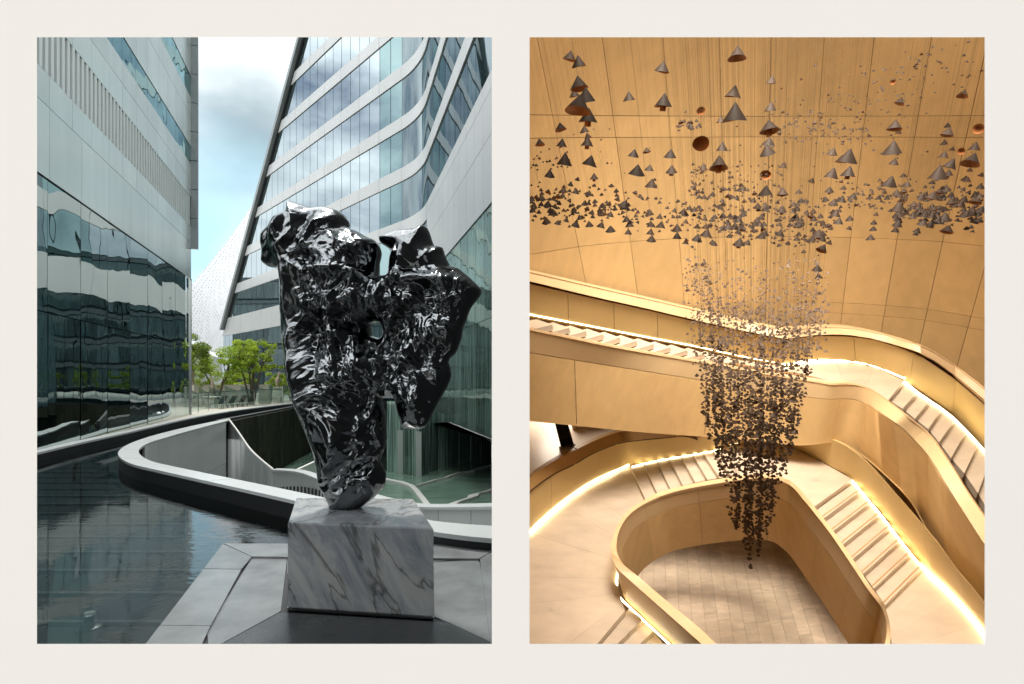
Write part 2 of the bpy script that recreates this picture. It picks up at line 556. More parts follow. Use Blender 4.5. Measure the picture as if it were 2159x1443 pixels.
Bt = [Vector((p.x, p.y, -0.62)) for p in A]
MB().slab(A, Bt, [d * -0.10 for d in fo]).build('black_face', M['black'], parapet, 30)

# white panels of the sunken court below the far arm of the parapet
sunk = thing('sunken_court_wall', 'white panelled wall sweeping down inside the sunken court', 'wall', (0, 0, 0))
top_far = [p + Vector((0, 0, -0.05)) for p in inner[2:50]]
for a, b in zip(range(0, 47, 5), range(5, 52, 5)):
    b = min(b, 47)
    A = top_far[a:b + 1]
    A = [A[0].lerp(A[1], .03)] + A[1:-1] + [A[-1].lerp(A[-2], .03)] if len(A) > 2 else A
    d = [(Vector((q.x, q.y, 0)) - Vector((-8.0, 13.0, 0))).normalized() * 0.06 for q in A]
    for z0, z1 in ((0.0, 1.45), (1.46, 4.2)):
        MB().slab([p - Vector((0, 0, z0)) for p in A], [p - Vector((0, 0, z1)) for p in A], d).build('wall_panel', M['inner'], sunk, 30)
# the sloping end of that wall and the lower ribbon that follows it
slope = [at(483, 885, 21.6), at(503, 912, 20.6), at(525, 946, 19.2), (at(550, 970, 18.0)), at(575, 990, 16.8)]
ribbon = [at(575, 990, 16.8), at(610, 991, 16.0), at(640, 995, 15.2), at(668, 1006, 14.4), at(720, 1026, 13.4), at(790, 1048, 12.6), at(850, 1063, 12.0), at(890, 1068, 11.4), at(985, 1067, 10.4), at(1037, 1066, 9.8), at(1062, 1066, 9.5)]
slope = smooth_line(slope, 13, 2)
ribbon = smooth_line(ribbon, 31, 2)
for a in range(0, 12, 2):
    A = slope[a:a + 3]
    MB().slab(A, [Vector((p.x, p.y, -4.6)) for p in A], (-0.06, 0.03, 0)).build('wall_panel', M['inner'], sunk, 30)
MB().tube(slope, 0.035, 6).build('sloping_edge_trim', M['whitepaint'], sunk, 60)
for a in range(0, 30, 3):
    A = ribbon[a:a + 4]
    A = [A[0].lerp(A[1], .02)] + A[1:-1] + [A[-1].lerp(A[-2], .02)]
    MB().slab([p + Vector((0, 0, -.05)) for p in A], [Vector((p.x, p.y, p.z - 1.5)) for p in A], (0.03, 0.10, 0)).build('ribbon_panel', M['inner'], sunk, 30)
MB().slab([p + Vector((-.03, -.09, 0)) for p in ribbon], [p + Vector((.06, .2, 0)) for p in ribbon], (0, 0, -0.05)).build('ribbon_coping', M['coping'], sunk, 30)
for k in range(13):            # dark slots of the vent below the ribbon
    x = 590 + k * 7.6
    yt = 1031 - 6.5 * math.sin(min(max((x - 578) / 100, 0), 1) * math.pi) + (x - 590) * .055
    Y = 15.75 - (x - 590) * 0.016
    p = at(x, yt, Y - .13)
    MB().box((p.x, p.y, p.z - .16), (0.035, 0.05, 0.34)).build('vent_slot', M['clad_dark'], sunk)

# dark stone wall behind the void, laid in vertical tiles
stone_wall = thing('stone_wall', 'dark streaked stone retaining wall below the terrace edge', 'wall', (0, 0, 0))
M['slate'] = mat('streaked_slate', (0.036, 0.035, 0.024), 0.6, ior=1.2, var=0.9, vscale=2.2, stretch=(5, 5, 0.25), per_obj=0.35)
sa, sb = lvl(470, 886, .08), lvl(662, 850, .08)
se_ = Vector((-6.7, 41.2, .08))
sn = Vector((-(sb - sa).y, (sb - sa).x, 0)).normalized()
dx = sb - sa
NC = 26
columns_ = [(sa.lerp(sb, c / NC), sa.lerp(sb, (c + .965) / NC)) for c in range(NC)] + [(sb.lerp(se_, c / 9), sb.lerp(se_, (c + .965) / 9)) for c in range(9)]
random.seed(4)
for p0, p1 in columns_:
    zt = -0.02
    k = 0
    while zt > -6.2:
        h = random.uniform(0.85, 1.25) if k else random.uniform(0.4, 1.1)
        d = random.uniform(0, .015)
        q = [Vector((p0.x, p0.y, zt)), Vector((p1.x, p1.y, zt)), Vector((p1.x, p1.y, zt - h + .012)), Vector((p0.x, p0.y, zt - h + .012))]
        q = [v - sn * d for v in q]
        MB().prism(q, sn * 0.12).build('stone_tile', M['slate'], stone_wall)
        zt -= h
        k += 1
MB().prism([sb + sn * .1, se_ + sn * .1, Vector((se_.x, se_.y, -6.5)) + sn * .1, Vector((sb.x, sb.y, -6.5)) + sn * .1], sn * .2).build('wall_backing', M['clad_dark'], stone_wall)
MB().prism([sa + sn * .1, sb + sn * .1, Vector((sb.x, sb.y, -6.5)) + sn * .1, Vector((sa.x, sa.y, -6.5)) + sn * .1], sn * .2).build('wall_backing', M['clad_dark'], stone_wall)
e0, e1 = at(619, 992, 22.0), at(662, 972, 24.0)
MB().slab([e0, e1], [e0 + Vector((0, 0, -.5)), e1 + Vector((0, 0, -.5))], (.1, .3, 0)).build('base_trim', M['whitepaint'], stone_wall)

# curb and walkway at the foot of the glass building, then the terrace edge
curb_px = [(30, 988), (78, 975), (160, 953), (276, 925), (393, 894), (478, 877), (545, 867), (620, 857), (700, 849), (800, 843)]
curb = smooth_line([lvl(x, y, ZW) for x, y in curb_px], 60, 2)
kerb = thing('pool_kerb', 'dark kerb with pale top edge along the foot of the glass building', 'kerb', (0, 0, 0))
cd = Vector((-0.95, 0.30, 0))
for a in range(0, 59, 6):
    A = [Vector((p.x, p.y, .06)) for p in curb[a:min(a + 7, 60)]]
    MB().slab(A, [Vector((p.x, p.y, -.5)) for p in A], cd * .3).build('kerb_face', M['black'], kerb, 30)
    T = [p + Vector((.05, -.04, 0)) for p in A]
    MB().slab([p + Vector((0, 0, .05)) for p in T], [p + cd * .36 + Vector((0, 0, .05)) for p in T], (0, 0, -.05)).build('kerb_top', M['coping'], kerb, 30)
walk = [Vector((p.x, p.y, .06)) + cd * .28 for p in curb]
tag(tess([tuple(p) for p in walk] + [(8, 90, .06), (-42, 90, .06), (-30, 8, .06)], 'terrace', M['deck']), kind='structure')

# water and the stepped pool floor
wp = [(-14, 1.75, ZW), (-.07, 1.75, ZW)] + [(p.x, p.y, ZW) for p in reversed(outer)] + [(p.x, p.y, ZW) for p in reversed(curb[:36])]
water_m = bpy.data.materials.new('pool_water')
water_m.use_nodes = True
t = water_m.node_tree
t.nodes.clear()
wo = N(t, 'ShaderNodeOutputMaterial')
tr = N(t, 'ShaderNodeBsdfTransparent'); tr.inputs['Color'].default_value = (.42, .46, .45, 1)
gl = N(t, 'ShaderNodeBsdfGlossy'); gl.inputs['Color'].default_value = (.92, .94, .95, 1); gl.inputs['Roughness'].default_value = .012
fr = N(t, 'ShaderNodeFresnel'); fr.inputs['IOR'].default_value = 1.75
mx = N(t, 'ShaderNodeMixShader')
tc = N(t, 'ShaderNodeTexCoord'); mp = N(t, 'ShaderNodeMapping'); mp.inputs['Scale'].default_value = (1.0, 2.2, 1)
n1 = N(t, 'ShaderNodeTexNoise'); n1.inputs['Scale'].default_value = 5.5; n1.inputs['Detail'].default_value = 3
n0 = N(t, 'ShaderNodeTexNoise'); n0.inputs['Scale'].default_value = .55; n0.inputs['Detail'].default_value = 2
rr = N(t, 'ShaderNodeMapRange'); rr.inputs['From Min'].default_value = .38; rr.inputs['From Max'].default_value = .62; rr.inputs['To Min'].default_value = .01; rr.inputs['To Max'].default_value = .10
bp = N(t, 'ShaderNodeBump'); bp.inputs['Distance'].default_value = .03
L(t, tc.outputs['Object'], mp.inputs['Vector']); L(t, mp.outputs['Vector'], n1.inputs['Vector']); L(t, tc.outputs['Object'], n0.inputs['Vector'])
L(t, n0.outputs['Fac'], rr.inputs['Value']); L(t, rr.outputs['Result'], bp.inputs['Strength']); L(t, n1.outputs['Fac'], bp.inputs['Height'])
L(t, bp.outputs['Normal'], gl.inputs['Normal']); L(t, bp.outputs['Normal'], fr.inputs['Normal'])
L(t, fr.outputs['Fac'], mx.inputs['Fac']); L(t, tr.outputs['BSDF'], mx.inputs[1]); L(t, gl.outputs['BSDF'], mx.inputs[2]); L(t, mx.outputs['Shader'], wo.inputs['Surface'])
tag(tess(wp, 'water', water_m), kind='structure')
pool = tag(tess([(x, y, -.62) for x, y, z in wp], 'pool_bed', M['pool_floor']), kind='structure')
for k in range(22):
    y0 = 2.2 + k * .62
    x1 = -1.9 if y0 < 5.4 else (-2.6 - (y0 - 5.4) * .95)
    if x1 < -10.5: break
    MB().box((-13 / 2 + x1 / 2, y0 + .25, -.47), (x1 + 13, .50, .28)).build('pool_step', M['pool_floor'], pool)
    MB().box((-13 / 2 + x1 / 2, y0 + .53, -.45), (x1 + 13, .05, .30)).build('step_nosing', M['pool_nose'], pool)
# round lamp under water
lp = lvl(189, 1290, -.2)
lamp = thing('pool_lamp', 'small round steel lamp standing on the pool floor', 'lamp', (lp.x, lp.y, -.33))
def lathe(prof, n=16):
    v, f = [], []
    for r, z in prof:
        for j in range(n):
            a = 2 * math.pi * j / n
            v.append((r * math.cos(a), r * math.sin(a), z))
    for i in range(len(prof) - 1):
        for j in range(n):
            f.append((i * n + j, i * n + (j + 1) % n, (i + 1) * n + (j + 1) % n, (i + 1) * n + j))
    f.append(tuple(reversed(range(n)))); f.append(tuple((len(prof) - 1) * n + j for j in range(n)))
    return v, f
MB().add(*lathe([(.10, 0), (.10, .02), (.035, .04), (.04, .08), (.055, .09), (.06, .11), (.05, .12)])).build('lamp_body', M['steel'], lamp, 40)
MB().add(*lathe([(.04, .121), (.035, .127), (.015, .13)])).build('lamp_lens', M['whitepaint'], lamp, 40)

# ================================================================== granite platform round the plinth
plat = thing('platform', 'grey granite platform with mitred border slabs carrying the marble plinth', 'platform', (0, 0, 0))
def gslab(px, z, name, m, t=.10, dz=None):
    pts = [lvl(x, y, z) for x, y in px]
    if dz:
        pts = [p + Vector((0, 0, d)) for p, d in zip(pts, dz)]
    MB().prism(pts, (0, 0, -t)).build(name, m, plat)
gslab([(470, 1147), (530.5, 1174), (509, 1200), (430, 1199)], .03, 'border_slab', M['granite'])
gslab([(429, 1200), (508.5, 1201), (444, 1319), (338, 1318)], .03, 'border_slab', M['granite'])
gslab([(337, 1319), (443, 1320), (335, 1560), (150, 1560)], .03, 'border_slab', M['granite'])
gslab([(472, 1146), (1062, 1148), (1010, 1178), (532, 1173.5)], .03, 'border_slab', M['granite'])
gslab([(1061, 1149.5), (1064, 1560), (1060, 1560), (1012, 1179)], .03, 'border_slab', M['granite'])
gslab([(532, 1175), (605, 1178), (592, 1288), (588, 1291), (440, 1372), (437, 1330)], .012, 'inner_slab', M['granite'])
gslab([(914, 1186), (1009, 1180), (1040, 1300), (1041, 1357), (945, 1312), (916, 1300)], .012, 'inner_slab', M['granite'])
gslab([(606, 1176), (1008, 1178), (913, 1185), (914, 1220), (606, 1210)], .010, 'inner_slab', M['granite'])
gslab([(590, 1291.5), (944, 1313), (1042, 1359), (1058, 1560), (345, 1560), (439, 1374)], .012, 'front_slab', M['granite_shaded'])
MB().prism([lvl(x, y, 0) for x, y in [(490, 1160), (1056, 1162), (1056, 1560), (170, 1560)]], (0, 0, -.6)).build('platform_core', M['black'], plat)

# marble plinth
plin_px = [(607, 1285), (914, 1306)]
fl, fr_ = lvl(607, 1286, .015), lvl(914, 1306, .015)
tl = at(607, 1104, fl.y); trr = at(909.5, 1112, fr_.y)
zt = (tl.z + trr.z) / 2
bl, br = lvl(624, 1050, zt), lvl(872, 1052, zt)
marble = bpy.data.materials.new('grey_veined_marble')
marble.use_nodes = True
t = marble.node_tree
p = t.nodes['Principled BSDF']
p.inputs['Roughness'].default_value = .22
tc = N(t, 'ShaderNodeTexCoord'); mp = N(t, 'ShaderNodeMapping')
mp.vector_type = 'TEXTURE'; mp.inputs['Rotation'].default_value = (0, R(-33), R(8)); mp.inputs['Scale'].default_value = (.34, .7, 1.15)
nz = N(t, 'ShaderNodeTexNoise'); nz.inputs['Scale'].default_value = .95; nz.inputs['Detail'].default_value = 9; nz.inputs['Distortion'].default_value = .8
vr = N(t, 'ShaderNodeValToRGB')
e = vr.color_ramp.elements
e[0].position = .40; e[0].color = (.46, .475, .48, 1)
e[1].position = .62; e[1].color = (.40, .415, .43, 1)
x = e.new(.485); x.color = (.42, .43, .435, 1)
x = e.new(.505); x.color = (.16, .155, .15, 1)
x = e.new(.525); x.color = (.41, .42, .42, 1)
n2 = N(t, 'ShaderNodeTexNoise'); n2.inputs['Scale'].default_value = 2.6; n2.inputs['Detail'].default_value = 10; n2.inputs['Roughness'].default_value = .72; n2.inputs['Distortion'].default_value = .6
v2 = N(t, 'ShaderNodeValToRGB')
v2.color_ramp.elements[0].position = .36; v2.color_ramp.elements[0].color = (.46, .50, .56, 1)
v2.color_ramp.elements[1].position = .60; v2.color_ramp.elements[1].color = (.98, .97, .93, 1)
mm = N(t, 'ShaderNodeMix', data_type='RGBA', blend_type='MULTIPLY'); mm.inputs['Factor'].default_value = .9
L(t, tc.outputs['Object'], mp.inputs['Vector']); L(t, mp.outputs['Vector'], nz.inputs['Vector']); L(t, mp.outputs['Vector'], n2.inputs['Vector'])
L(t, nz.outputs['Fac'], vr.inputs['Fac']); L(t, n2.outputs['Fac'], v2.inputs['Fac'])
L(t, vr.outputs['Color'], mm.inputs['A']); L(t, v2.outputs['Color'], mm.inputs['B']); L(t, mm.outputs['Result'], p.inputs['Base Color'])
fl.z = fr_.z = 0.018
base = [Vector((v.x, v.y, .018)) for v in (fl, fr_, br, bl)]
plinth = thing('marble_plinth', 'grey veined marble block under the black sculpture', 'plinth', tuple(base[0]))
rel = [v - base[0] for v in base]
cen = sum(rel, Vector()) / 4
def ring(z, s):
    return [Vector((v.x, v.y, 0)) + (v - cen) * s + Vector((0, 0, z)) for v in rel]
H = zt - .018
v = []
for z, s in ((.012, -.012), (.02, 0), (H - .012, 0), (H, -.012)):
    v += ring(z, s)
f = [(0, 3, 2, 1), (12, 13, 14, 15)]
for i in range(3):
    for j in range(4):
        f.append((i * 4 + j, i * 4 + (j + 1) % 4, i * 4 + 4 + (j + 1) % 4, i * 4 + 4 + j))
link('block', mesh(v, f), marble, plinth)
b0 = ring(-.005, .008); b1 = ring(.012, .008)
link('base_strip', mesh(b0 + b1, [(3, 2, 1, 0), (4, 5, 6, 7)] + [(j, (j + 1) % 4, 4 + (j + 1) % 4, 4 + j) for j in range(4)]), M['steel'], plinth)

# ================================================================== the sculpture
c5 = [(200,85),(212,79),(228,78),(270,92),(305,104),(340,117),(372,112),(400,109),(432,112),(460,120),(490,130),(512,146),(530,165),(541,185),(545,207),(549,226),(572,238),(592,245),(616,258),(642,274),(668,287),(692,296),(710,312),(722,330),(730,350),(733,370),(729,397),(722,422),(720,460),(718,498),(722,516),(745,506),(768,497),(774,470),(778,440),(779,418),(782,398),(790,362),(776,344),(756,330),(740,321),(727,310),(717,290),(727,281),(743,275),(770,263),(800,250),(835,241),(870,235),(900,234),(930,231),(955,219),(975,209),(990,214),(1003,226),(1012,245),(1020,266),(1030,298),(1042,331),(1066,331),(1090,340),(1099,360),(1106,386),(1120,416),(1136,446),(1158,452),(1182,460),(1206,479),(1232,500),(1262,526),(1292,555),(1309,574),(1321,593),(1318,609),(1309,627),(1290,651),(1270,677),(1257,695),(1248,714),(1240,737),(1234,762),(1224,781),(1214,802),(1209,830),(1205,860),(1198,885),(1189,912),(1178,938),(1164,964),(1150,975),(1138,985),(1130,997),(1126,1011),(1137,1042),(1143,1080),(1140,1101),(1134,1122),(1118,1156),(1099,1190),(1080,1225),(1060,1260),(1044,1290),(1029,1322),(1017,1350),(1000,1376),(986,1390),(968,1400),(935,1404),(900,1401),(874,1396),(851,1385),(845,1362),(840,1340),(832,1315),(824,1290),(818,1259),(811,1230),(800,1212),(784,1214),(768,1217),(754,1216),(741,1219),(735,1241),(741,1266),(750,1291),(757,1316),(761,1341)]
scul = [(540 + x * .3604, 400 + y * .3604) for x, y in c5]
c6 = [(1037,90),(1041,135),(1043,182),(1039,212),(1030,241),(1014,275),(1002,311),(1020,345),(1037,381),(1038,411),(1034,441),(1020,470),(999,496),(970,524),(940,549),(912,570),(880,589),(852,604),(820,612),(790,614),(760,612),(735,609),(715,600),(706,582),(700,560),(684,527),(666,491),(652,461),(641,430),(636,390),(632,350),(627,305),(620,260),(606,210),(590,160),(576,125),(561,91),(547,55),(536,21)]
scul += [(440 + x * .3603, 860 + y * .3603) for x, y in c6]
c5b = [(268,1330),(250,1281),(237,1230),(224,1180),(214,1150),(205,1120),(196,1080),(189,1040),(184,1000),(180,960),(172,930),(165,900),(161,850),(157,800),(156,740),(155,680),(157,640),(160,600),(156,550),(150,500),(137,478),(120,461),(98,456),(75,452),(58,443),(45,430),(47,400),(50,370),(44,345),(39,320),(40,295),(43,270),(64,245),(90,221),(103,192),(121,170),(155,161),(190,155),(194,140),(196,120)]
scul += [(540 + x * .3604, 400 + y * .3604) for x, y in c5b]
hole = [(540 + x * .3604, 400 + y * .3604) for x, y in [(672,798),(686,788),(702,785),(722,786),(741,791),(750,809),(755,830),(752,850),(744,866),(730,871),(714,868),(698,864),(684,857),(676,828)]]
hole2 = [(540 + x * .3604, 400 + y * .3604) for x, y in [(545,825),(560,795),(590,785),(622,793),(640,820),(640,850),(618,868),(588,868),(560,850)]]
def inside(P, poly):
    x, y = P[:, 0], P[:, 1]
    res = np.zeros(len(P), bool)
    n = len(poly)
    for i in range(n):
        x0, y0 = poly[i]; x1, y1 = poly[(i + 1) % n]
        if y0 == y1: continue
        c = (y0 > y) != (y1 > y)
        res ^= c & (x < (x1 - x0) * (y - y0) / (y1 - y0) + x0)
    return res
def bdist(P, poly):
    d = np.full(len(P), 1e9)
    n = len(poly)
    for i in range(n):
        a = np.array(poly[i]); b = np.array(poly[(i + 1) % n])
        ab = b - a
        tt = np.clip(((P - a) @ ab) / max(ab @ ab, 1e-9), 0, 1)
        d = np.minimum(d, np.hypot(*(P - a - tt[:, None] * ab).T))
    return d
def densify(poly, step):
    out = []
    n = len(poly)
    for i in range(n):
        a = np.array(poly[i]); b = np.array(poly[(i + 1) % n])
        k = max(1, int(np.hypot(*(b - a)) / step))
        for j in range(k):
            out.append(tuple(a + (b - a) * j / k))
    return out
rng = np.random.default_rng(7)
S = 2.1
outl = densify(scul, 3.0); holl = densify(hole, 2.2)
gx, gy = np.meshgrid(np.arange(548, 1022, S), np.arange(424, 1086, S * .87))
gx = gx + (np.arange(gx.shape[0]) % 2)[:, None] * S / 2
G = np.stack([gx.ravel(), gy.ravel()], 1) + rng.uniform(-.35, .35, (gx.size, 2))
keep = inside(G, outl) & ~inside(G, holl)
G = G[keep]
D = np.minimum(bdist(G, scul), bdist(G, hole))
G, D = G[D > 1.6], D[D > 1.6]
nb, nh = len(outl), len(holl)
vin = [Vector(p) for p in outl] + [Vector(p) for p in holl] + [Vector(p) for p in G]
ed = [(i, (i + 1) % nb) for i in range(nb)] + [(nb + i, nb + (i + 1) % nh) for i in range(nh)]
cv, ce, cf, ov, oe, of_ = geometry.delaunay_2d_cdt(vin, ed, [], 0, 1e-4)
P2 = np.array([(q.x, q.y) for q in cv])
T = np.array([f for f in cf if len(f) == 3])
cen2 = P2[T].mean(1)
T = T[inside(cen2, outl) & ~inside(cen2, holl)]
dd = np.minimum(bdist(P2, scul), bdist(P2, hole))
isb = dd < .02
dh2 = np.where(inside(P2, hole2), bdist(P2, hole2), 0)
YS = 4.50
def relief(side):
    out = np.zeros(len(P2))
    for i in range(len(P2)):
        x, y, d = P2[i, 0] / 273, P2[i, 1] / 273, dd[i]
        if isb[i]: continue
        r = 1 - min(d / (78 if P2[i, 0] < 830 else max(78 - (P2[i, 0] - 830) * .2, 58)), 1)
        h = (.30 - .15 * min(max((P2[i, 0] - 770) / 130, 0), 1)) * math.sqrt(max(1 - r * r, 0))
        q = Vector((x, y, 7.3 * side + 2.0))
        wq = q + Vector((noise.noise(q * 2.2), noise.noise(q * 2.2 + Vector((9, 4, 1))), 0)) * .16
        big = noise.noise(wq * 2.3) * .17
        rid = (1 - abs(noise.noise(wq * 4.3 + Vector((3, 8, 0)))) * 2.0) * .055
        pit = -max(0, .30 - noise.voronoi(wq * 9.0)[0][0] * 1.4) * .12
        fine = (abs(noise.noise(wq * 15)) - .2) * -.05 + noise.noise(wq * 27) * .020 + noise.noise(wq * 55) * .008
        px, py = P2[i]
        sm = lambda a, b, v: min(max((v - a) / (b - a), 0), 1)
        rough = sm(4, 18, d) * sm(455, 500, py) * (1 - sm(850, 880, py))
        rough *= max(sm(632, 668, px), .30)
        if px > 790 and py < 575: rough *= .25
        rough *= min(max(noise.noise(q * 2.6 + Vector((5, 5, 5))) * 1.2 + 1.0, .55), 1)
        trunk = sm(860, 890, py) * (1 - sm(1030, 1050, py)) * sm(3, 14, d)
        edge = min(d / 26, 1)
        lump = (noise.noise(wq * 6.0) * .065 + noise.noise(wq * 11 + Vector((2, 7, 4))) * .030 + noise.noise(wq * 19) * .010)
        sharp = (.22 - abs(noise.noise(wq * 5.5 + Vector((1, 5, 2))))) * .085
        fold = (.25 - abs(noise.noise(wq * 6.5))) * .10 + (.2 - abs(noise.noise(wq * 13))) * .035
        h += (big + rid) * edge * (.75 if py < 1000 else .45) + (lump + sharp + fine * .65) * rough + fold * trunk
        h -= min(dh2[i] / 14, 1) * .16
        # long vertical rib on the left flank, hollow in the middle
        h += .10 * math.exp(-((px - (618 + .05 * (py - 560))) / 22) ** 2) * edge * (1 if 470 < py < 900 else .3)
        h -= .09 * math.exp(-((px - 690) / 26) ** 2 - ((py - 700) / 70) ** 2)
        h += .07 * math.exp(-((px - 812) / 20) ** 2 - ((py - 680) / 60) ** 2)
        h += .08 * math.exp(-((py - (590 + .06 * (px - 800))) / 14) ** 2) * edge * (1 if px > 690 else .2)
        out[i] = max(h, .02 * edge)
    return out
hf, hb = relief(1), relief(-1)
taper = np.clip((1085 - P2[:, 1]) / 160, .55, 1)
V3, mapb = [], {}
for i in range(len(P2)):
    V3.append(at(P2[i, 0], P2[i, 1], YS) + Vector((0, -hf[i] * taper[i], 0)))
for i in range(len(P2)):
    if isb[i]:
        mapb[i] = i
    else:
        mapb[i] = len(V3)
        V3.append(at(P2[i, 0], P2[i, 1], YS) + Vector((0, hb[i] * taper[i] * .9, 0)))
F3 = [tuple(int(k) for k in tri) for tri in T]
a, b, c = (V3[k] for k in F3[0])
if (b - a).cross(c - a).y > 0:
    F3 = [tuple(reversed(q)) for q in F3]
F3 += [tuple(mapb[k] for k in reversed(q)) for q in F3]
chrome = bpy.data.materials.new('dark_polished_steel')
chrome.use_nodes = True
t = chrome.node_tree
p = t.nodes['Principled BSDF']
p.inputs['Base Color'].default_value = (.20, .21, .215, 1)
p.inputs['Metallic'].default_value = 1.0
p.inputs['Roughness'].default_value = .06
tc = N(t, 'ShaderNodeTexCoord')
n1 = N(t, 'ShaderNodeTexNoise'); n1.inputs['Scale'].default_value = 13; n1.inputs['Detail'].default_value = 8; n1.inputs['Roughness'].default_value = .62
n0 = N(t, 'ShaderNodeTexNoise'); n0.inputs['Scale'].default_value = 2.3; n0.inputs['Detail'].default_value = 1
rr = N(t, 'ShaderNodeMapRange'); rr.inputs['From Min'].default_value = .42; rr.inputs['From Max'].default_value = .6; rr.inputs['To Min'].default_value = .02; rr.inputs['To Max'].default_value = .28
bp = N(t, 'ShaderNodeBump'); bp.inputs['Distance'].default_value = .03
L(t, tc.outputs['Object'], n1.inputs['Vector']); L(t, tc.outputs['Object'], n0.inputs['Vector'])
L(t, n0.outputs['Fac'], rr.inputs['Value']); L(t, rr.outputs['Result'], bp.inputs['Strength']); L(t, n1.outputs['Fac'], bp.inputs['Height'])
L(t, bp.outputs['Normal'], p.inputs['Normal'])
org = Vector((at(735, 1080, YS).x, YS, zt))
scl = link('sculpture', mesh([v - org for v in V3], F3, 180), chrome, None, org)
tag(scl, 'tall black polished rock-like sculpture balanced on the marble plinth', 'sculpture')
# ================================================================== glass building along the pool
def fx(Y): return -10.3 - .313 * (Y - 12.4)
FN = Vector((.954, .299, 0)).normalized()      # towards the court
FD = Vector((-.299, .954, 0)).normalized()
def fp(Y, z, d=0.0): return Vector((fx(Y), Y, z)) + FN * d
gb = thing('glass_building', 'pale metal and glass building with slatted band rising along the pool', 'building', (fx(12.4), 12.4, 0))
o0 = Vector(gb.location)
YE = 25.6
def fpanel(y0, y1, z0, z1, name, m, d=0.0, t=.08, gap=.014, bow=0):
    g = gap / 2
    q = [fp(y0 + g, z0 + g, d), fp(y1 - g, z0 + g, d), fp(y1 - g, z1 - g, d), fp(y0 + g, z1 - g, d)]
    MB().prism([v - o0 for v in reversed(q)], FN * -t).build(name, m, gb)
j1 = [5.9, 7.6, 9.35, 11.1, 12.84, 14.5, 16.25, 18.0, 19.72, 21.4, 23.15, 24.85, YE]
j2 = [5.9, 8.3, 10.55, 11.7, 12.84, 13.98, 15.1, 16.25, 17.3, 18.5, 19.65, 20.8, 21.95, 23.1, 24.3, YE]
rows = [(6.15, 7.77, j1), (7.77, 8.5, j2), (9.83, 10.62, j2), (10.62, 11.32, j2), (12.1, 13.46, j2), (13.46, 14.3, j2), (15.25, 16.6, j2), (16.6, 18.4, j2), (18.4, 21.5, j1)]
for z0, z1, jj in rows:
    for a, b in zip(jj, jj[1:]):
        fpanel(a, b, z0, z1, 'cladding_panel', M['clad'])
for z0, z1 in ((11.32, 12.1), (14.3, 15.25)):
    for a, b in zip(j2, j2[1:]):
        fpanel(a, b, z0, z1, 'strip_window_pane', M['glass_dark'], d=-.02, gap=.02)
fpanel(5.9, YE, 8.5, 9.83, 'slat_backing', M['slat_back'], d=-.14, t=.05)
k = 0
y = 9.0
while y < YE - .1:
    fpanel(y, y + .135, 8.5, 9.83, 'slat', M['slat'], d=.0, t=.10, gap=.004)
    y += .262
# lower glazing, each pane bowed and tilted a hair
random.seed(11)
for z0, z1 in ((.06, 3.15), (3.15, 6.13)):
    for a, b in zip(j1, j1[1:]):
        ta, tb = random.uniform(-.012, .012), random.uniform(-.012, .012)
        g = .012
        n = 6
        v, f = [], []
        bw = random.uniform(-.012, .02)
        for j in range(n + 1):
            for i in range(n + 1):
                s, r = i / n, j / n
                d = -.03 + ta * (s - .5) + tb * (r - .5) + bw * (1 - (2 * s - 1) ** 2) * (1 - .5 * (2 * r - 1) ** 2)
                v.append(fp(a + g + (b - a - 2 * g) * s, z0 + g + (z1 - z0 - 2 * g) * r, d) - o0)
        for j in range(n):
            for i in range(n):
                q = j * (n + 1) + i
                f.append((q, q + n + 1, q + n + 2, q + 1))
        link('window_pane', mesh(v, f, 180), M['glass_left'], gb)
body = [fp(4, 0, -.22), fp(YE - .02, 0, -.22), fp(YE - .02, 0, -8), fp(4, 0, -8)]
MB().prism([v - o0 + Vector((0, 0, -.3)) for v in body], (0, 0, 22.0)).build('building_core', M['clad_dark'], gb)
zf = [7.55, 8.9, 10.2, 11.5, 12.8, 14.1, 15.4, 16.7, 18.1, 19.8, 21.6]
for z0, z1 in zip(zf, zf[1:]):
    MB().box(tuple(fp(YE + .16, (z0 + z1) / 2, .06) - o0), (.30, .34, z1 - z0 - .03), rz=math.atan2(FD.y, FD.x)).build('corner_fin', M['fin'], gb)
MB().box(tuple(fp(YE - .02, 3.1, -.01) - o0), (.07, .07, 6.1), rz=math.atan2(FD.y, FD.x)).build('corner_mullion', M['steel'], gb)

# ================================================================== banded tower
tw = thing('banded_tower', 'tall glass tower with white bands and a rounded corner', 'tower', (-6.32, 40, 0))
o1 = Vector(tw.location)
C0 = Vector((-6.32, 40, 0))
dE = Vector((-.9246, 1, 0)).normalized()       # along the end face, away to the far corner
dR = Vector((.301, -1, 0)).normalized()        # along the side face, towards the street
TL = 2.6
path = []
for i in range(0, 19):
    tt = i / 18
    a = C0 + dE * TL * (1 - tt) ; b = C0 + dR * TL * tt
    path.append(a.lerp(b, tt))
nE = Vector((-dE.y, dE.x, 0)); nE = nE if nE.y < 0 else -nE
nR = Vector((-dR.y, dR.x, 0)); nR = nR if nR.x < 0 else -nR
def edge_Y(z):         # leaning far edge of the end face
    return 54.9 + (34.6 - z) * (72.9 - 54.9) / (34.6 - 8.3)
def endpt(Y): return Vector((-6.32 - .9246 * (Y - 40), Y, 0))
LE = (endpt(60) - C0).length / (60 - 40)
SE = 21.5                                      # length of the side face
def side(s):           # s < 0 end face, 0..1 the rounded corner, > 1 side face
    pass
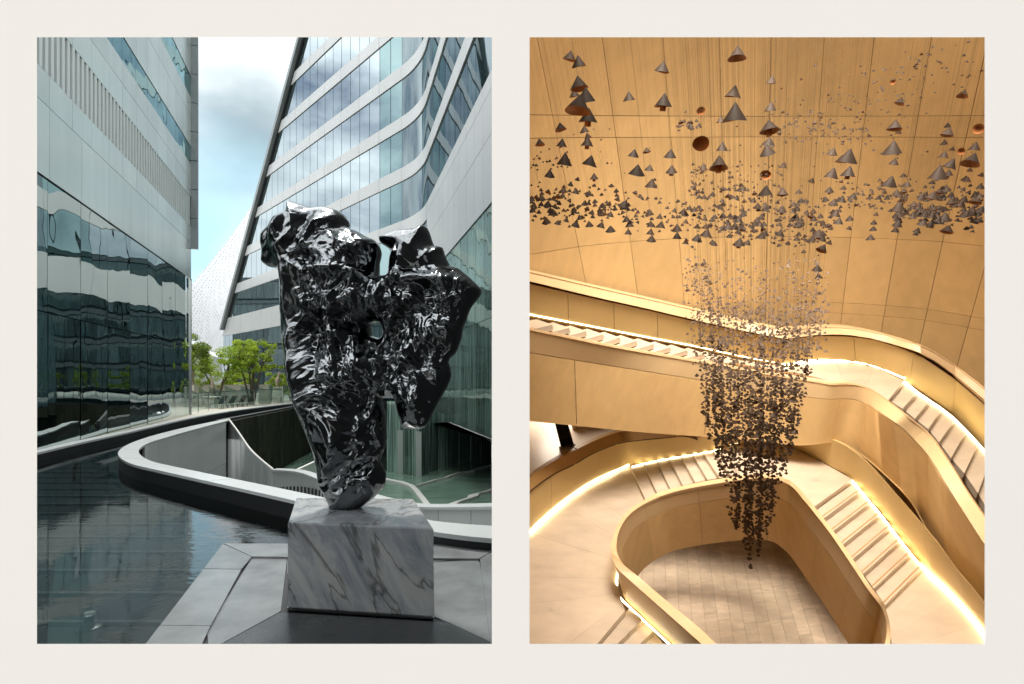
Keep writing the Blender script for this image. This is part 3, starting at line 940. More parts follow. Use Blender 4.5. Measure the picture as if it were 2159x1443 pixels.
zb = [(-.6, 7.2, 'g'), (7.2, 9.4, 'w'), (9.4, 12.2, 'g'), (12.2, 13.3, 'w'), (13.3, 16.2, 'g'), (16.2, 17.2, 'w'), (17.2, 20.0, 'g'), (20.0, 20.95, 'w'), (20.95, 23.7, 'g'), (23.7, 24.7, 'w'), (24.7, 27.4, 'g'), (27.4, 28.4, 'w'), (28.4, 31.1, 'g'), (31.1, 32.1, 'w'), (32.1, 34.9, 'g'), (34.9, 36.0, 'w'), (36.0, 38.6, 'g'), (38.6, 39.8, 'w')]
def tslab(A, z0, z1, off, t, name, m, smooth=None):
    A = [p + n * off for p, n in A]
    MB().slab([Vector((p.x, p.y, z0)) - o1 for p in A], [Vector((p.x, p.y, z1)) - o1 for p in A], Vector((0, 0, 0)) - (nE + nR).normalized() * t if len(A) > 2 else -n_last[0] * t).build(name, m, tw, smooth)
n_last = [nE]
cn = [(path[i], (nE.lerp(nR, i / 18)).normalized()) for i in range(19)]
PE = 1.62             # pane width of the end face
PR = 1.55
for z0, z1, kind in zb:
    wht = kind == 'w'
    m = M['band'] if wht else M['glass_tower']
    off, g = (.07, .02) if wht else (0.0, .035)
    # end face
    L0 = (edge_Y(z0) - 40) * LE if z0 > 7 else (72.9 - 40) * LE + 1.6
    L1 = (edge_Y(z1) - 40) * LE if z1 > 7.5 else (72.9 - 40) * LE + .8
    s = TL
    step = PE * (2 if wht else 1)
    while s < max(L0, L1) - .05:
        s1 = s + step
        a0, a1 = min(s1, L0), min(s1, L1)
        q = [C0 + dE * min(s + g, L0) + Vector((0, 0, z0 + .01)), C0 + dE * (a0 - g) + Vector((0, 0, z0 + .01)), C0 + dE * (a1 - g) + Vector((0, 0, z1 - .01)), C0 + dE * min(s + g, L1) + Vector((0, 0, z1 - .01))]
        q = [v + nE * off - o1 for v in q]
        if (q[0] - q[1]).length > .08 or (q[2] - q[3]).length > .08:
            MB().prism(q, nE * (-.12 - off)).build('band_panel' if wht else 'window_pane', M['glass_dark_refl'] if (not wht and z0 > 9 and s < TL + PE * 1.9) else m, tw)
        s = s1
    # rounded corner
    for a, b in ((0, 6), (6, 12), (12, 18)):
        A = [p + n * off for p, n in cn[a:b + 1]]
        th = [-n * (.12 + off) for p, n in cn[a:b + 1]]
        MB().slab([Vector((p.x, p.y, z0 + .01)) - o1 for p in A], [Vector((p.x, p.y, z1 - .01)) - o1 for p in A], th).build('corner_band' if wht else 'corner_pane', m, tw, 40)
# side face: its own rows (the white zone above the lobby glass)
zr = [(-.6, 4.0, 'g'), (4.0, 8.3, 'g'), (8.3, 10.9, 'w'), (10.9, 12.6, 'w')] + [b for b in zb if b[0] > 13] 
zr.insert(4, (12.6, 13.3, 'w'))
for z0, z1, kind in zr:
    wht = kind == 'w'
    m = M['band'] if wht else (M['glass_low'] if z1 < 8.5 else M['glass_tower'])
    off, g = (.07 if z0 > 13 else .05, .012) if wht else (0.0, .02)
    s = TL
    while s < SE - .05:
        s1 = min(s + PR, SE)
        q = [C0 + dR * (s + g) + Vector((0, 0, z0 + .012)), C0 + dR * (s1 - g) + Vector((0, 0, z0 + .012)), C0 + dR * (s1 - g) + Vector((0, 0, z1 - .012)), C0 + dR * (s + g) + Vector((0, 0, z1 - .012))]
        q = [v + nR * off - o1 for v in q]
        MB().prism(q, nR * (-.12 - off)).build('band_panel' if wht else 'window_pane', m, tw)
        s = s1
# core behind the panes, and the leaning grey fin on the far edge
bk = 1.0
core = []
q0 = [C0 + dE * ((72.9 - 40) * LE + .9), C0 + dE * ((edge_Y(39.8) - 40) * LE - .15)]
pe = [C0 + dE * TL * .75, C0 + (dE + dR) * .55 * TL * .5, C0 + dR * TL * .75]
v = []
loop = [(q0[0], q0[1])] + [(p, p) for p in pe] + [(C0 + dR * SE, C0 + dR * SE)] + [(Vector((-.07, 24.2, 0)),) * 2, (Vector((12, 27, 0)),) * 2, (q0[0] - nE * 16, q0[1] - nE * 16)]
nin = [nE, nE, (nE + nR).normalized(), nR, nR, Vector(), Vector(), Vector()]
for (a, b), nn in zip(loop, nin):
    v.append(Vector((a.x, a.y, -.55)) - nn * .14 - o1)
for (a, b), nn in zip(loop, nin):
    v.append(Vector((b.x, b.y, 39.7)) - nn * .14 - o1)
k = len(loop)
link('tower_core', mesh(v, [tuple(range(k)), tuple(reversed(range(k, 2 * k)))] + [(i, i + k, (i + 1) % k + k, (i + 1) % k) for i in range(k)]), M['mull'], tw)
e0, e1 = endpt(edge_Y(8.0)), endpt(edge_Y(40.0))
for w0, w1, m, d in ((.0, .75, M['fin'], .45), (-.35, -.1, M['clad_dark'], .12)):
    A = [e0 + dE * w0 + Vector((0, 0, 8.0)), e1 + dE * w0 * .9 + Vector((0, 0, 40.0))]
    B = [e0 + dE * w1 + Vector((0, 0, 8.0)), e1 + dE * w1 * .9 + Vector((0, 0, 40.0))]
    MB().slab([p + nE * d - o1 for p in A], [p + nE * d - o1 for p in B], nE * -.6).build('leaning_edge_fin', m, tw)
# slab under the tower at court level and the glazed hall below it
A = [C0 + dR * SE, C0 + dR * 4, C0 + dE * 8]
sl = [C0 + dR * SE + nR * .06, C0 + dR * .8 + nR * .06, C0 + dE * 26 + nE * .06, C0 + dE * 26 - nE * 8, Vector((-.07, 24, 0))]
MB().prism([Vector((p.x, p.y, -.69)) - o1 for p in sl], (0, 0, .08)).build('floor_slab_edge', M['whitepaint'], tw)

low = thing('sunken_glass_hall', 'green tinted glass front of the hall down in the sunken court', 'glass front', (-4, 28, -3))
o2 = Vector(low.location)
pts = [(770, 1000, 30.6), (793, 1005, 30.1), (815, 1011, 29.2), (846, 1017, 28.4), (868, 1022, 27.8), (884, 1023, 27.7), (905, 1016, 28.6), (925, 1010, 29.5), (945, 1005, 30.2), (968, 998, 31.4), (992, 991, 32.5), (1015, 986, 33.4), (1037, 981, 34.2)]
lw = [at(*q) for q in pts]
for i, (a, b) in enumerate(zip(lw, lw[1:])):
    d = (b - a).normalized()
    nn = Vector((d.y, -d.x, 0)).normalized()
    q = [a + d * .03, b - d * .03]
    def ztop(p_):
        u_ = p_.x / p_.y * 1200 + 1079.5
        yt_ = 846 if u_ < 903 else 862 + (u_ - 905) * .394
        return EYE.z + (800 - yt_) / 1200 * p_.y
    q = [Vector((q[0].x, q[0].y, a.z)), Vector((q[1].x, q[1].y, b.z)), Vector((q[1].x, q[1].y, ztop(q[1]))), Vector((q[0].x, q[0].y, ztop(q[0])))]
    MB().prism([v - o2 for v in q], -nn * .08).build('glass_pane', M['glass_low'] if i != 1 else M['blackgloss'], low)
    if i in (0, 2, 4):
        MB().box(tuple(Vector((b.x, b.y, (a.z - .9) / 2)) - o2 + nn * .06), (.28, .14, -.9 - a.z)).build('glazing_post', M['white'], low)
# trays of green water between white kerbs
tray = [lvl(x, y, -3.05) for x, y in [(560, 926), (900, 926), (1070, 940), (1070, 1130), (640, 1130)]]
tag(tess([tuple(p) for p in tray], 'sunken_court_floor', M['pave_green']), kind='structure')
for px in ([(786, 1003), (815, 1010), (850, 1017), (868, 1024), (878, 1034), (893, 1053), (906, 1070)], [(880, 1022), (899, 1017), (918, 1011), (943, 1006), (946, 1003), (972, 995), (996, 992), (998, 989), (1020, 983), (1040, 979)], [(936, 1072), (962, 1058), (997, 1047), (998, 1042), (1024, 1036), (1045, 1029)]):
    w = .09 if px[0][0] != 936 else .2
    P = resample([lvl(x, y, -2.95) for x, y in px], 24)
    kb = MB().slab([p + Vector((-w, -w, 0)) for p in P], [p + Vector((w, w, 0)) for p in P], (0, 0, -.14)).build('tray_kerb', M['whitepaint'])
    tag(kb, {786: 'white kerb bending between the two green water trays', 880: 'white stepped kerb along the foot of the sunken glass front', 936: 'broad white stepped kerb at the front of the green water tray'}[px[0][0]], 'kerb', 'white kerbs of the green trays')

# office block added out of sight, dark so the panes mirror less sky
ob_ = thing('added_office_block', 'dark teal office block added out of sight to darken the glass reflections', 'building', (-50, 30, 0))
MB().box((-13, 25, 8.6), (25, 50, 17.2)).build('block_core', M['mull'], ob_)
M['glass_block'] = glass_mat('office_block_glass', (0.10, 0.135, 0.13), (0.55, 0.62, 0.61), 0.3, 0.2, 0.3, folds=0.6)
for fl_ in range(5):
    for k in range(10):
        MB().box((-.40, 2.5 + k * 5, 1.6 + fl_ * 3.4), (.16, 4.9, 2.5)).build('window_pane', M['glass_block'], ob_)
    MB().box((-.36, 25, 3.2 + fl_ * 3.4), (.3, 50, .5)).build('floor_band', M['fin'], ob_)

# ================================================================== perforated white wall behind the terrace
pw_m = mat('perforated_white_metal', (0.70, 0.71, 0.71), 0.45)
t = pw_m.node_tree
p = t.nodes['Principled BSDF']
tc = N(t, 'ShaderNodeTexCoord'); mp = N(t, 'ShaderNodeMapping'); mp.inputs['Scale'].default_value = (1.0, 1.0, .62); mp.inputs['Rotation'].default_value = (0, R(-28), 0)
vo = N(t, 'ShaderNodeTexVoronoi'); vo.inputs['Scale'].default_value = 3.2; vo.inputs['Randomness'].default_value = .25
nz = N(t, 'ShaderNodeTexNoise'); nz.inputs['Scale'].default_value = .25; nz.inputs['Detail'].default_value = 4
ad = N(t, 'ShaderNodeMath', operation='MULTIPLY_ADD'); ad.inputs[1].default_value = .20; 
cr = N(t, 'ShaderNodeValToRGB')
cr.color_ramp.elements[0].position = .28; cr.color_ramp.elements[0].color = (.16, .18, .19, 1)
cr.color_ramp.elements[1].position = .40; cr.color_ramp.elements[1].color = (.74, .75, .75, 1)
L(t, tc.outputs['Object'], mp.inputs['Vector']); L(t, mp.outputs['Vector'], vo.inputs['Vector']); L(t, tc.outputs['Object'], nz.inputs['Vector'])
L(t, nz.outputs['Fac'], ad.inputs[0]); L(t, vo.outputs['Distance'], ad.inputs[2]); L(t, ad.outputs[0], cr.inputs['Fac']); L(t, cr.outputs['Color'], p.inputs['Base Color'])
le = [(340, 690, 92), (365, 655, 92), (398, 607, 92), (425, 576, 92), (452, 543, 92), (478, 511, 92), (503, 476, 92), (528, 438, 92), (552, 396, 92), (580, 345, 92)]
re_ = [(470, 760, 80), (475, 735, 80), (486, 700, 80), (500, 655, 80), (512, 615, 80), (524, 572, 80), (537, 525, 80), (550, 475, 80), (568, 420, 80), (590, 350, 80)]
A = smooth_line([at(*q) for q in le], 40); B = smooth_line([at(*q) for q in re_], 40)
v, f = [], []
for i in range(40):
    for j in range(15):
        s = j / 14
        q = A[i].lerp(B[i], s)
        q.y += 4.5 * math.sin(math.pi * s) * .5
        v.append(q)
for i in range(39):
    for j in range(14):
        a = i * 15 + j
        f.append((a, a + 1, a + 16, a + 15))
ob = at(450, 740, 86)
lw0 = [at(330, 710, 92), at(330, 850, 92), at(470, 850, 80), at(470, 758, 80)]
pw = link('perforated_wall', mesh([q - ob for q in v] + [q + Vector((0, .5, 0)) - ob for q in v], f + [tuple(k + 600 for k in reversed(q)) for q in f], 60), pw_m, None, ob)
tag(pw, 'huge white sloping wall dotted with small holes beside the leaning tower edge', 'wall')
MB().slab([lw0[0] - ob, lw0[3] - ob], [lw0[1] - ob, lw0[2] - ob], (0, .5, 0)).build('base_wall', M['white'], pw)

# ================================================================== terrace: railing, planter, trees, loungers, carved figures
ZT = .06
def tp(px, py): return lvl(px, py, ZT)
rail = thing('glass_railing', 'clear glass railing along the terrace edge', 'railing', tuple(tp(400, 872)))
o3 = Vector(rail.location)
gclear = bpy.data.materials.new('clear_glass')
gclear.use_nodes = True
t = gclear.node_tree
t.nodes.clear()
go = N(t, 'ShaderNodeOutputMaterial'); g1 = N(t, 'ShaderNodeBsdfTransparent'); g1.inputs['Color'].default_value = (.80, .90, .85, 1)
g2 = N(t, 'ShaderNodeBsdfGlossy'); g2.inputs['Roughness'].default_value = .02; gm = N(t, 'ShaderNodeMixShader'); gf = N(t, 'ShaderNodeLayerWeight'); gw = N(t, 'ShaderNodeMath', operation='POWER'); gw.inputs[1].default_value = 3.5; gv = N(t, 'ShaderNodeMath', operation='MULTIPLY_ADD'); gv.inputs[1].default_value = .8; gv.inputs[2].default_value = .04
L(t, gf.outputs['Facing'], gw.inputs[0]); L(t, gw.outputs[0], gv.inputs[0]); L(t, gv.outputs[0], gm.inputs['Fac']); L(t, g1.outputs['BSDF'], gm.inputs[1]); L(t, g2.outputs['BSDF'], gm.inputs[2]); L(t, gm.outputs['Shader'], go.inputs['Surface'])
rp = resample([tp(x, y) for x, y in [(393, 876), (440, 866), (480, 861), (545, 854), (622, 847)]], 9)
for a, b in zip(rp, rp[1:]):
    d = (b - a).normalized()
    a2, b2 = a + d * .06 - o3, b - d * .06 - o3
    MB().slab([a2 + Vector((0, 0, .08)), b2 + Vector((0, 0, .08))], [a2 + Vector((0, 0, 1.22)), b2 + Vector((0, 0, .90))], (0.0, .02, 0)).build('glass_pane', gclear, rail)
for p_ in rp:
    MB().box(tuple(p_ - o3 + Vector((0, 0, .45))), (.03, .03, .9)).build('post', M['steel'], rail)
MB().tube([p_ - o3 + Vector((0, 0, .93)) for p_ in rp], .022, 6).build('handrail', M['mull'], rail, 60)

leafm = []
for i, c in enumerate([(.13, .21, .022), (.19, .28, .03), (.07, .12, .018), (.25, .33, .05)]):
    m = mat('leaf_green', c, .5, var=.25, vscale=1.5)
    t = m.node_tree
    p = t.nodes['Principled BSDF']
    tl_ = N(t, 'ShaderNodeBsdfTranslucent'); tl_.inputs['Color'].default_value = (c[0] * 2.4, c[1] * 2.2, c[2] * 1.3, 1)
    mx = N(t, 'ShaderNodeMixShader'); mx.inputs['Fac'].default_value = .42
    L(t, p.outputs['BSDF'], mx.inputs[1]); L(t, tl_.outputs['BSDF'], mx.inputs[2]); L(t, mx.outputs['Shader'], t.nodes['Material Output'].inputs['Surface'])
    leafm.append(m)
def leaves(mb, c, rad, n, size, rnd, mats=(0, 1, 2), flat=.8):
    for _ in range(n):
        while True:
            q = Vector((rnd.uniform(-1, 1), rnd.uniform(-1, 1), rnd.uniform(-1, 1)))
            if .25 < q.length < 1: break
        q = q * (.6 + .4 * rnd.random())
        p_ = Vector(c) + Vector((q.x * rad, q.y * rad, q.z * rad * flat))
        a = Vector((rnd.gauss(0, 1), rnd.gauss(0, 1), rnd.gauss(0, .6))).normalized()
        b = a.orthogonal().normalized()
        b = (b * math.cos(w := rnd.uniform(0, 6.28)) + a.cross(b) * math.sin(w))
        s = size * rnd.uniform(.6, 1.4)
        mb.add([p_ - a * s, p_ + b * s * .5, p_ + a * s, p_ - b * s * .5], [(0, 1, 2, 3)], rnd.choice(mats))
def tree(px, pbase, Y, top, width, label, seed, mats, dens=1.0, trunks=3, zbase=None, crown0=.45):
    rnd = random.Random(seed)
    b0 = at(px, pbase, Y)
    if zbase is not None: b0.z = zbase
    Ht = EYE.z + (800 - top) / 1200 * Y - b0.z
    Wd = width / 1200 * Y
    tr_ = thing('tree', label, 'tree', tuple(b0), 'trees on the terrace')
    mbt, mbl = MB(), MB()
    tips = []
    for k in range(trunks):
        ang = k * 2 * math.pi / trunks + rnd.uniform(-.4, .4)
        r0 = .10 * (trunks > 1)
        p0 = Vector((math.cos(ang) * r0, math.sin(ang) * r0, -.05))
        lean = Vector((math.cos(ang), math.sin(ang), 0)) * Wd * rnd.uniform(.08, .2)
        p1 = p0 + lean * .4 + Vector((0, 0, Ht * .25))
        p2 = p0 + lean + Vector((0, 0, Ht * crown0 * 1.1))
        mbt.tube([p0, p1, p2], .09 * Ht / 4.5, 7, 0, .045 * Ht / 4.5)
        for q in range(4):
            a2 = ang + rnd.uniform(-1.3, 1.3)
            e = p2 + Vector((math.cos(a2), math.sin(a2), 0)) * Wd * rnd.uniform(.12, .32) + Vector((0, 0, Ht * rnd.uniform(.12, .38)))
            mid = p2.lerp(e, .5) + Vector((rnd.uniform(-.1, .1), rnd.uniform(-.1, .1), .08))
            mbt.tube([p2.lerp(p1, .15 * q / 3), mid, e], .036 * Ht / 4.5, 5, 0, .012)
            tips.append(e)
    mbt.build('trunk', M['bark'], tr_, 50)
    nc = int(42 * dens)
    for k in range(nc):
        if k < len(tips):
            c = tips[k] + Vector((rnd.uniform(-.2, .2), rnd.uniform(-.2, .2), rnd.uniform(0, .3)))
        else:
            a = rnd.uniform(0, 6.28); rr_ = math.sqrt(rnd.random()) * .5
            zz = crown0 + (1 - crown0) * rnd.random() * (1 - (2 * rr_) ** 2 * .55)
            c = Vector((math.cos(a) * rr_ * Wd * .92, math.sin(a) * rr_ * Wd * .92, Ht * zz))
        c.z = min(c.z, Ht * .93)
        leaves(mbl, c, Wd * rnd.uniform(.09, .15), int(130 * dens), .05 * (Y / 30), rnd, mats, .6)
    mbl.build('crown', leafm, tr_)
    return tr_
tree(372, 838, 33, 690, 120, 'darker leafy tree half hidden behind the glass building corner', 5, (0, 2, 2), 1.1, 3, .4, .4)
tree(457, 838, 35, 716, 128, 'bright green spreading tree rising out of the hedge planter', 8, (0, 1, 1), 1.15, 4, .4, .42)
tree(531, 830, 36, 712, 98, 'yellow green multi-stemmed tree standing beside the planter end', 12, (1, 3, 1), 1.15, 5, ZT, .50)
tree(590, 830, 42, 770, 62, 'low bright shrub-like tree beside the tower foot', 17, (1, 0, 3), .8, 3, ZT, .3)
tree(505, 800, 46, 770, 60, 'rounded green tree further back behind the multi-stemmed tree', 22, (1, 0), .8, 2, ZT, .3)

# planter with hedge
pa, pb, = at(380, 822, 34), at(527, 822, 36)
pz = EYE.z + (800 - 812) / 1200 * 34
plt = thing('planter', 'long pale planter box with a green hedge along the terrace', 'planter', (pa.x, pa.y, ZT))
dirp = Vector((pb.x - pa.x, pb.y - pa.y, 0)); lp_ = dirp.length; dirp.normalize()
npv = Vector((dirp.y, -dirp.x, 0))
q = [Vector((0, 0, 0)), dirp * lp_, dirp * lp_ - npv * 1.6, -npv * 1.6]
MB().prism(q, (0, 0, pz - ZT)).build('planter_box', M['planter'], plt)
rnd = random.Random(3)
mbh = MB()
for k in range(int(lp_ * 14)):
    s = rnd.uniform(0, lp_)
    c = dirp * s - npv * rnd.uniform(-.06, 1.2) + Vector((0, 0, pz - ZT + rnd.uniform(-.12, .62)))
    leaves(mbh, c, .24, 60, .055, rnd, (0, 1, 3), .8)
mbh.build('hedge', leafm, plt)
# small end wall and back wall of the terrace
be = at(548, 860, 37)
bw_ = tag(MB().box((be.x + .25, 37.2, ZT + .62), (.62, .5, 1.24)).build('garden_pier', M['planter']), 'pale square pier at the end of the row of loungers', 'pier')
# low shrubs by the tower
def shrub(px, py, Y, wpx, hpx, label, seed):
    rnd = random.Random(seed)
    b = at(px, py, Y); b.z = ZT
    s = thing('shrub', label, 'shrub', tuple(b), 'shrubs on the terrace')
    Wd, Ht = wpx / 1200 * Y, hpx / 1200 * Y
    mbs, mbl = MB(), MB()
    for k in range(5):
        a = k * 1.3
        mbs.tube([(0, 0, 0), (math.cos(a) * Wd * .12, math.sin(a) * Wd * .12, Ht * .4), (math.cos(a) * Wd * .3, math.sin(a) * Wd * .3, Ht * .8)], .03, 5, 0, .01)
    mbs.build('stem', M['bark'], s)
    for k in range(16):
        c = Vector((rnd.uniform(-.45, .45) * Wd, rnd.uniform(-.45, .45) * Wd, rnd.uniform(.25, .95) * Ht))
        leaves(mbl, c, Wd * .16, 46, .06, rnd, (0, 1, 3), .9)
    mbl.build('foliage', leafm, s)
shrub(572, 826, 40, 34, 44, 'small leafy shrub between the tree and the pink carved figure', 31)
shrub(612, 826, 41, 44, 50, 'green shrub against the tower glass beyond the railing', 32)
shrub(408, 822, 33, 20, 22, 'small shrub at the glass building corner', 33)
# sun loungers: frame, legs, seat sling, raised back
def lounger(px, py, Y, rz, label):
    b = at(px, py, Y); b.z = ZT
    s = thing('sun_lounger', label, 'sun lounger', tuple(b), 'sun loungers on the terrace')
    f = MB()
    for y in (-.32, .32):
        f.box((0, y, .36), (1.5, .05, .06))
    f.box((-.74, 0, .36), (.05, .64, .06)).box((.74, 0, .36), (.05, .64, .06))
    f.build('frame', M['whitepaint'], s)
    for x in (-.66, .2, .68):
        for y in (-.31, .31):
            MB().box((x, y, .165), (.05, .05, .33)).build('leg', M['mull'], s)
    MB().box((-.25, 0, .40), (1.0, .60, .03)).build('seat', M['fabric'], s)
    MB().prism([Vector((.25, -.30, .40)), Vector((.25, .30, .40)), Vector((.78, .30, 1.08)), Vector((.78, -.30, 1.08))], (-.02, 0, .03)).build('backrest', M['fabric'], s)
    s.rotation_euler = (0, 0, rz)
    s.scale = (.62, .62, .62)
    return s
lounger(461, 861, 31.2, -.35, 'grey sun lounger with raised back, first from the glass building corner')
lounger(483, 858, 32.2, -.35, 'grey sun lounger with raised back between two others in the row')
lounger(504, 856, 33.2, -.35, 'grey sun lounger with raised back next to the pale pier')
def side_table(px, py, Y, label, w=.6):
    b = at(px, py, Y); b.z = ZT
    s = thing('side_table', label, 'table', tuple(b), 'white tables on the terrace')
    MB().box((0, 0, .62), (w, w, .04)).build('table_top', M['whitepaint'], s)
    for x in (-.4, .4):
        for y in (-.4, .4):
            MB().box((x * w, y * w, .30), (.05, .05, .60)).build('leg', M['whitepaint'], s)
side_table(444, 860, 31.4, 'small white table beside the first sun lounger', .9)
side_table(548, 852, 39, 'white table standing past the pale pier', .9)
def chair_stack(px, Y, label):
    b = at(px, 850, Y); b.z = ZT
    s = thing('slatted_chair', label, 'chair', tuple(b), 'white slatted chairs on the terrace')
    for x in (-.3, .3):
        MB().box((x, 0, .55), (.05, .05, 1.1)).build('post', M['whitepaint'], s)
        MB().box((x, -.5, .2), (.05, .05, .4)).build('leg', M['whitepaint'], s)
    MB().box((0, -.25, .42), (.62, .55, .04)).build('seat', M['whitepaint'], s)
    for k in range(6):
        MB().box((0, 0, .5 + k * .11), (.6, .03, .05)).build('slat', M['whitepaint'], s)
chair_stack(586, 38.5, 'white slatted chair with tall back under the pink carved figure')
chair_stack(561, 40.0, 'white slatted chair near the white table past the pier')
# carved figures
def figure(px, pb_, Y, hpx, label, seed, kind):
    rnd = random.Random(seed)
    b = at(px, pb_, Y)
    b.z = max(b.z, ZT)
    s = thing('carved_figure', label, 'statue', tuple(b), 'carved figures on the terrace')
    Ht = hpx / 1200 * Y
    prof = {0: [(.34, 0), (.36, .05), (.20, .1), (.17, .3), (.24, .5), (.20, .72), (.12, .9), (.04, 1)], 1: [(.26, 0), (.28, .08), (.12, .12), (.20, .35), (.30, .52), (.22, .7), (.10, .76), (.16, .86), (.12, .96), (.03, 1)], 2: [(.3, 0), (.22, .15), (.2, .35), (.34, .55), (.42, .72), (.3, .92), (.06, 1)]}[kind]
    v, f = lathe([(r * Ht * .5, z * Ht) for r, z in prof], 12)
    v = [(x + .10 * Ht * math.sin(z * 3 / Ht + seed) * (z / Ht), y, z) for x, y, z in v]
    v = [tuple(Vector(q) + Vector((noise.noise(Vector(q) * 2.2), noise.noise(Vector(q) * 2.2 + Vector((7, 1, 3))), 0)) * .12 * Ht) if q[2] > .12 * Ht else q for q in v]
    link('body', mesh(v, f, 60), M['sand_art'], s)
    MB().box((0, 0, -(b.z - ZT) / 2 - .02 if b.z > ZT + .05 else -.01), (.42 * Ht, .42 * Ht, max(b.z - ZT, .05))).build('base', M['planter'], s)
figure(447, 842, 32.5, 46, 'tall twisted brown carved figure standing before the hedge planter', 1, 0)
figure(586, 824, 39, 40, 'slim pinkish carved figure on a base beyond the railing', 4, 1)
figure(406, 812, 33.5, 36, 'dark carved head figure at the corner of the glass building', 9, 2)
# ================================================================== the stair hall
# divider between court and hall, and the lining of the hall (in the dark behind everything seen)
mb = MB()
mb.box((0, 12.8, -3.4), (.10, 22.2, 23.4), 0)
mb.box((0, 42, -3.4), (.10, 36.1, 23.4), 0)
dw = tag(mb.build('dividing_wall', M['dark_back']), kind='structure')
MB().box((.0545, 13.15, -3.4), (.008, 21.4, 23.2)).build('wall_lining', M['shell'], dw)
sx0, sx1, sy0, sy1, sz0, sz1 = .05, 17.5, 1.685, 23.9, -15.0, 8.6
def box_in(a, b): return ((a[0] + b[0]) / 2, (a[1] + b[1]) / 2, (a[2] + b[2]) / 2), tuple(abs(b[k] - a[k]) for k in range(3))
T_ = .15
for nm, a, b in (('side_wall', (sx1, sy0, sz0), (sx1 + T_, sy1, sz1)), ('back_wall', (sx0, sy1, sz0), (sx1, sy1 + T_, sz1)), ('ceiling', (sx0, sy0, sz1), (sx1 + T_, sy1 + T_, sz1 + T_)), ('hall_base', (sx0, sy0, sz0 - T_), (sx1 + T_, sy1 + T_, sz0)), ('front_wall', (5.0, sy0 - .005, sz0), (sx1 + T_, sy0 + T_, sz1)), ('front_wall', (.05, sy0 - .005, sz0), (5.0, sy0 + T_, -.35)), ('front_wall', (.05, sy0 - .005, 4.2), (5.0, sy0 + T_, sz1))):
    c, d = box_in(a, b)
    tag(MB().box(c, d).build(nm, M['shell']), kind='structure')

# ---- curved panelled wall
WB = [(960, 8.1), (1117, 9.0), (1340, 9.85), (1596, 10.2), (1800, 10.1), (2000, 9.75), (2075, 9.5), (2260, 8.8), (2480, 7.9)]
def wallY(px):
    for (a, ya), (b, yb) in zip(WB, WB[1:]):
        if px <= b or b == 2480:
            s = (px - a) / (b - a)
            s2 = s
            return ya + (yb - ya) * s2
_wp = smooth_line([at(px, 270, Y) for px, Y in WB], 200, 3)
def wall_base(px):
    """point of the wall at eye level, seen at column px"""
    u = (px - 1079.5) / 1200
    for a, b in zip(_wp, _wp[1:]):
        ua, ub = a.x / a.y, b.x / b.y
        if ua <= u <= ub:
            return a.lerp(b, (u - ua) / (ub - ua))
    return _wp[0] if u < _wp[0].x / _wp[0].y else _wp[-1]
hw = thing('curved_wall', 'tall curved ochre panelled wall at the back of the stair hall', 'wall', (0, 0, 0))
# columns of joints: measured on the row y = 320, brought to eye level along the upright
jc320 = [1000, 1180, 1303, 1417, 1523, 1621, 1721, 1815, 1923, 2030, 2145, 2270, 2400]
jc = [1580 + (x - 1580) * (2330 - 270) / (2330 - 320) for x in jc320]
lev = [2.9, .18, -.145, -1.93, -3.33, -3.58, -7.5]
cols = [wall_base(x) for x in jc]
for i in range(len(jc) - 1):
    sub = [wall_base(jc[i] + (jc[i + 1] - jc[i]) * k / 5) for k in range(6)]
    d = (sub[-1] - sub[0]).normalized()
    nn = UP.cross(d).normalized()
    if nn.y > 0: nn = -nn
    zl = lev[:-1] + [-4.9 if i < 5 else -6.4]
    def rowpts(z, g):
        b = [sub[0] + d * g] + sub[1:-1] + [sub[-1] - d * g]
        if i == 0:                     # the first panel ends against the dividing wall
            lo_, hi_ = 0.0, 1.0
            for _ in range(30):
                m_ = (lo_ + hi_) / 2
                if (sub[0].lerp(sub[-1], m_) + UP * z).x < .07: lo_ = m_
                else: hi_ = m_
            b = [sub[0].lerp(sub[-1], lo_ + (1 - lo_) * k / 5) for k in range(6)]
            b[-1] -= d * g
        return [q + UP * z for q in b]
    for z1, z0 in zip(zl, zl[1:]):
        g = .0045
        MB().slab(rowpts(z0 + g, g), rowpts(z1 - g, g), -nn * .05).build('wall_panel', M['ochre'], hw, 30)
    MB().slab([b - nn * .045 for b in rowpts(-4.9 if i < 5 else -6.4, 0)], [b - nn * .045 for b in rowpts(3.0, 0)], -nn * .10).build('panel_backing', M['ochre_gap'], hw)

# ---- upper flight
us = thing('upper_stair', 'upper curving stair ramp with pale oak balustrade and lit treads', 'staircase', (0, 0, 0))
def hl(P, k=None, n=40, rounds=2):
    """polyline from (px, py, h) triples on hall levels"""
    return smooth_line([hp(*q) for q in P], n, rounds)
def ramp_h(x):          # level of the upper walking surface along the picture column
    return float(np.interp(x, [1060, 1117, 1510, 1600, 1905, 2070, 2150], [2.85, 3.0, 4.45, 4.55, 4.6, 5.7, 6.2]))
HB = 1.0
rt = [(1090, 569.0), (1116, 575), (1250, 606), (1375, 634), (1462, 654), (1560, 677), (1640, 694), (1655, 697), (1675, 696), (1717, 692), (1764, 691), (1795, 693), (1840, 701), (1884, 712), (1937, 728), (1973, 746), (2017, 775), (2075, 820), (2120, 862)]
rb = [(1090, 586.0), (1116, 593), (1250, 625), (1375, 653), (1462, 674), (1560, 696), (1640, 712), (1655, 715), (1675, 713), (1717, 707), (1764, 705), (1795, 707), (1840, 714), (1884, 726), (1937, 742), (1973, 762), (2017, 794), (2075, 842), (2120, 884)]
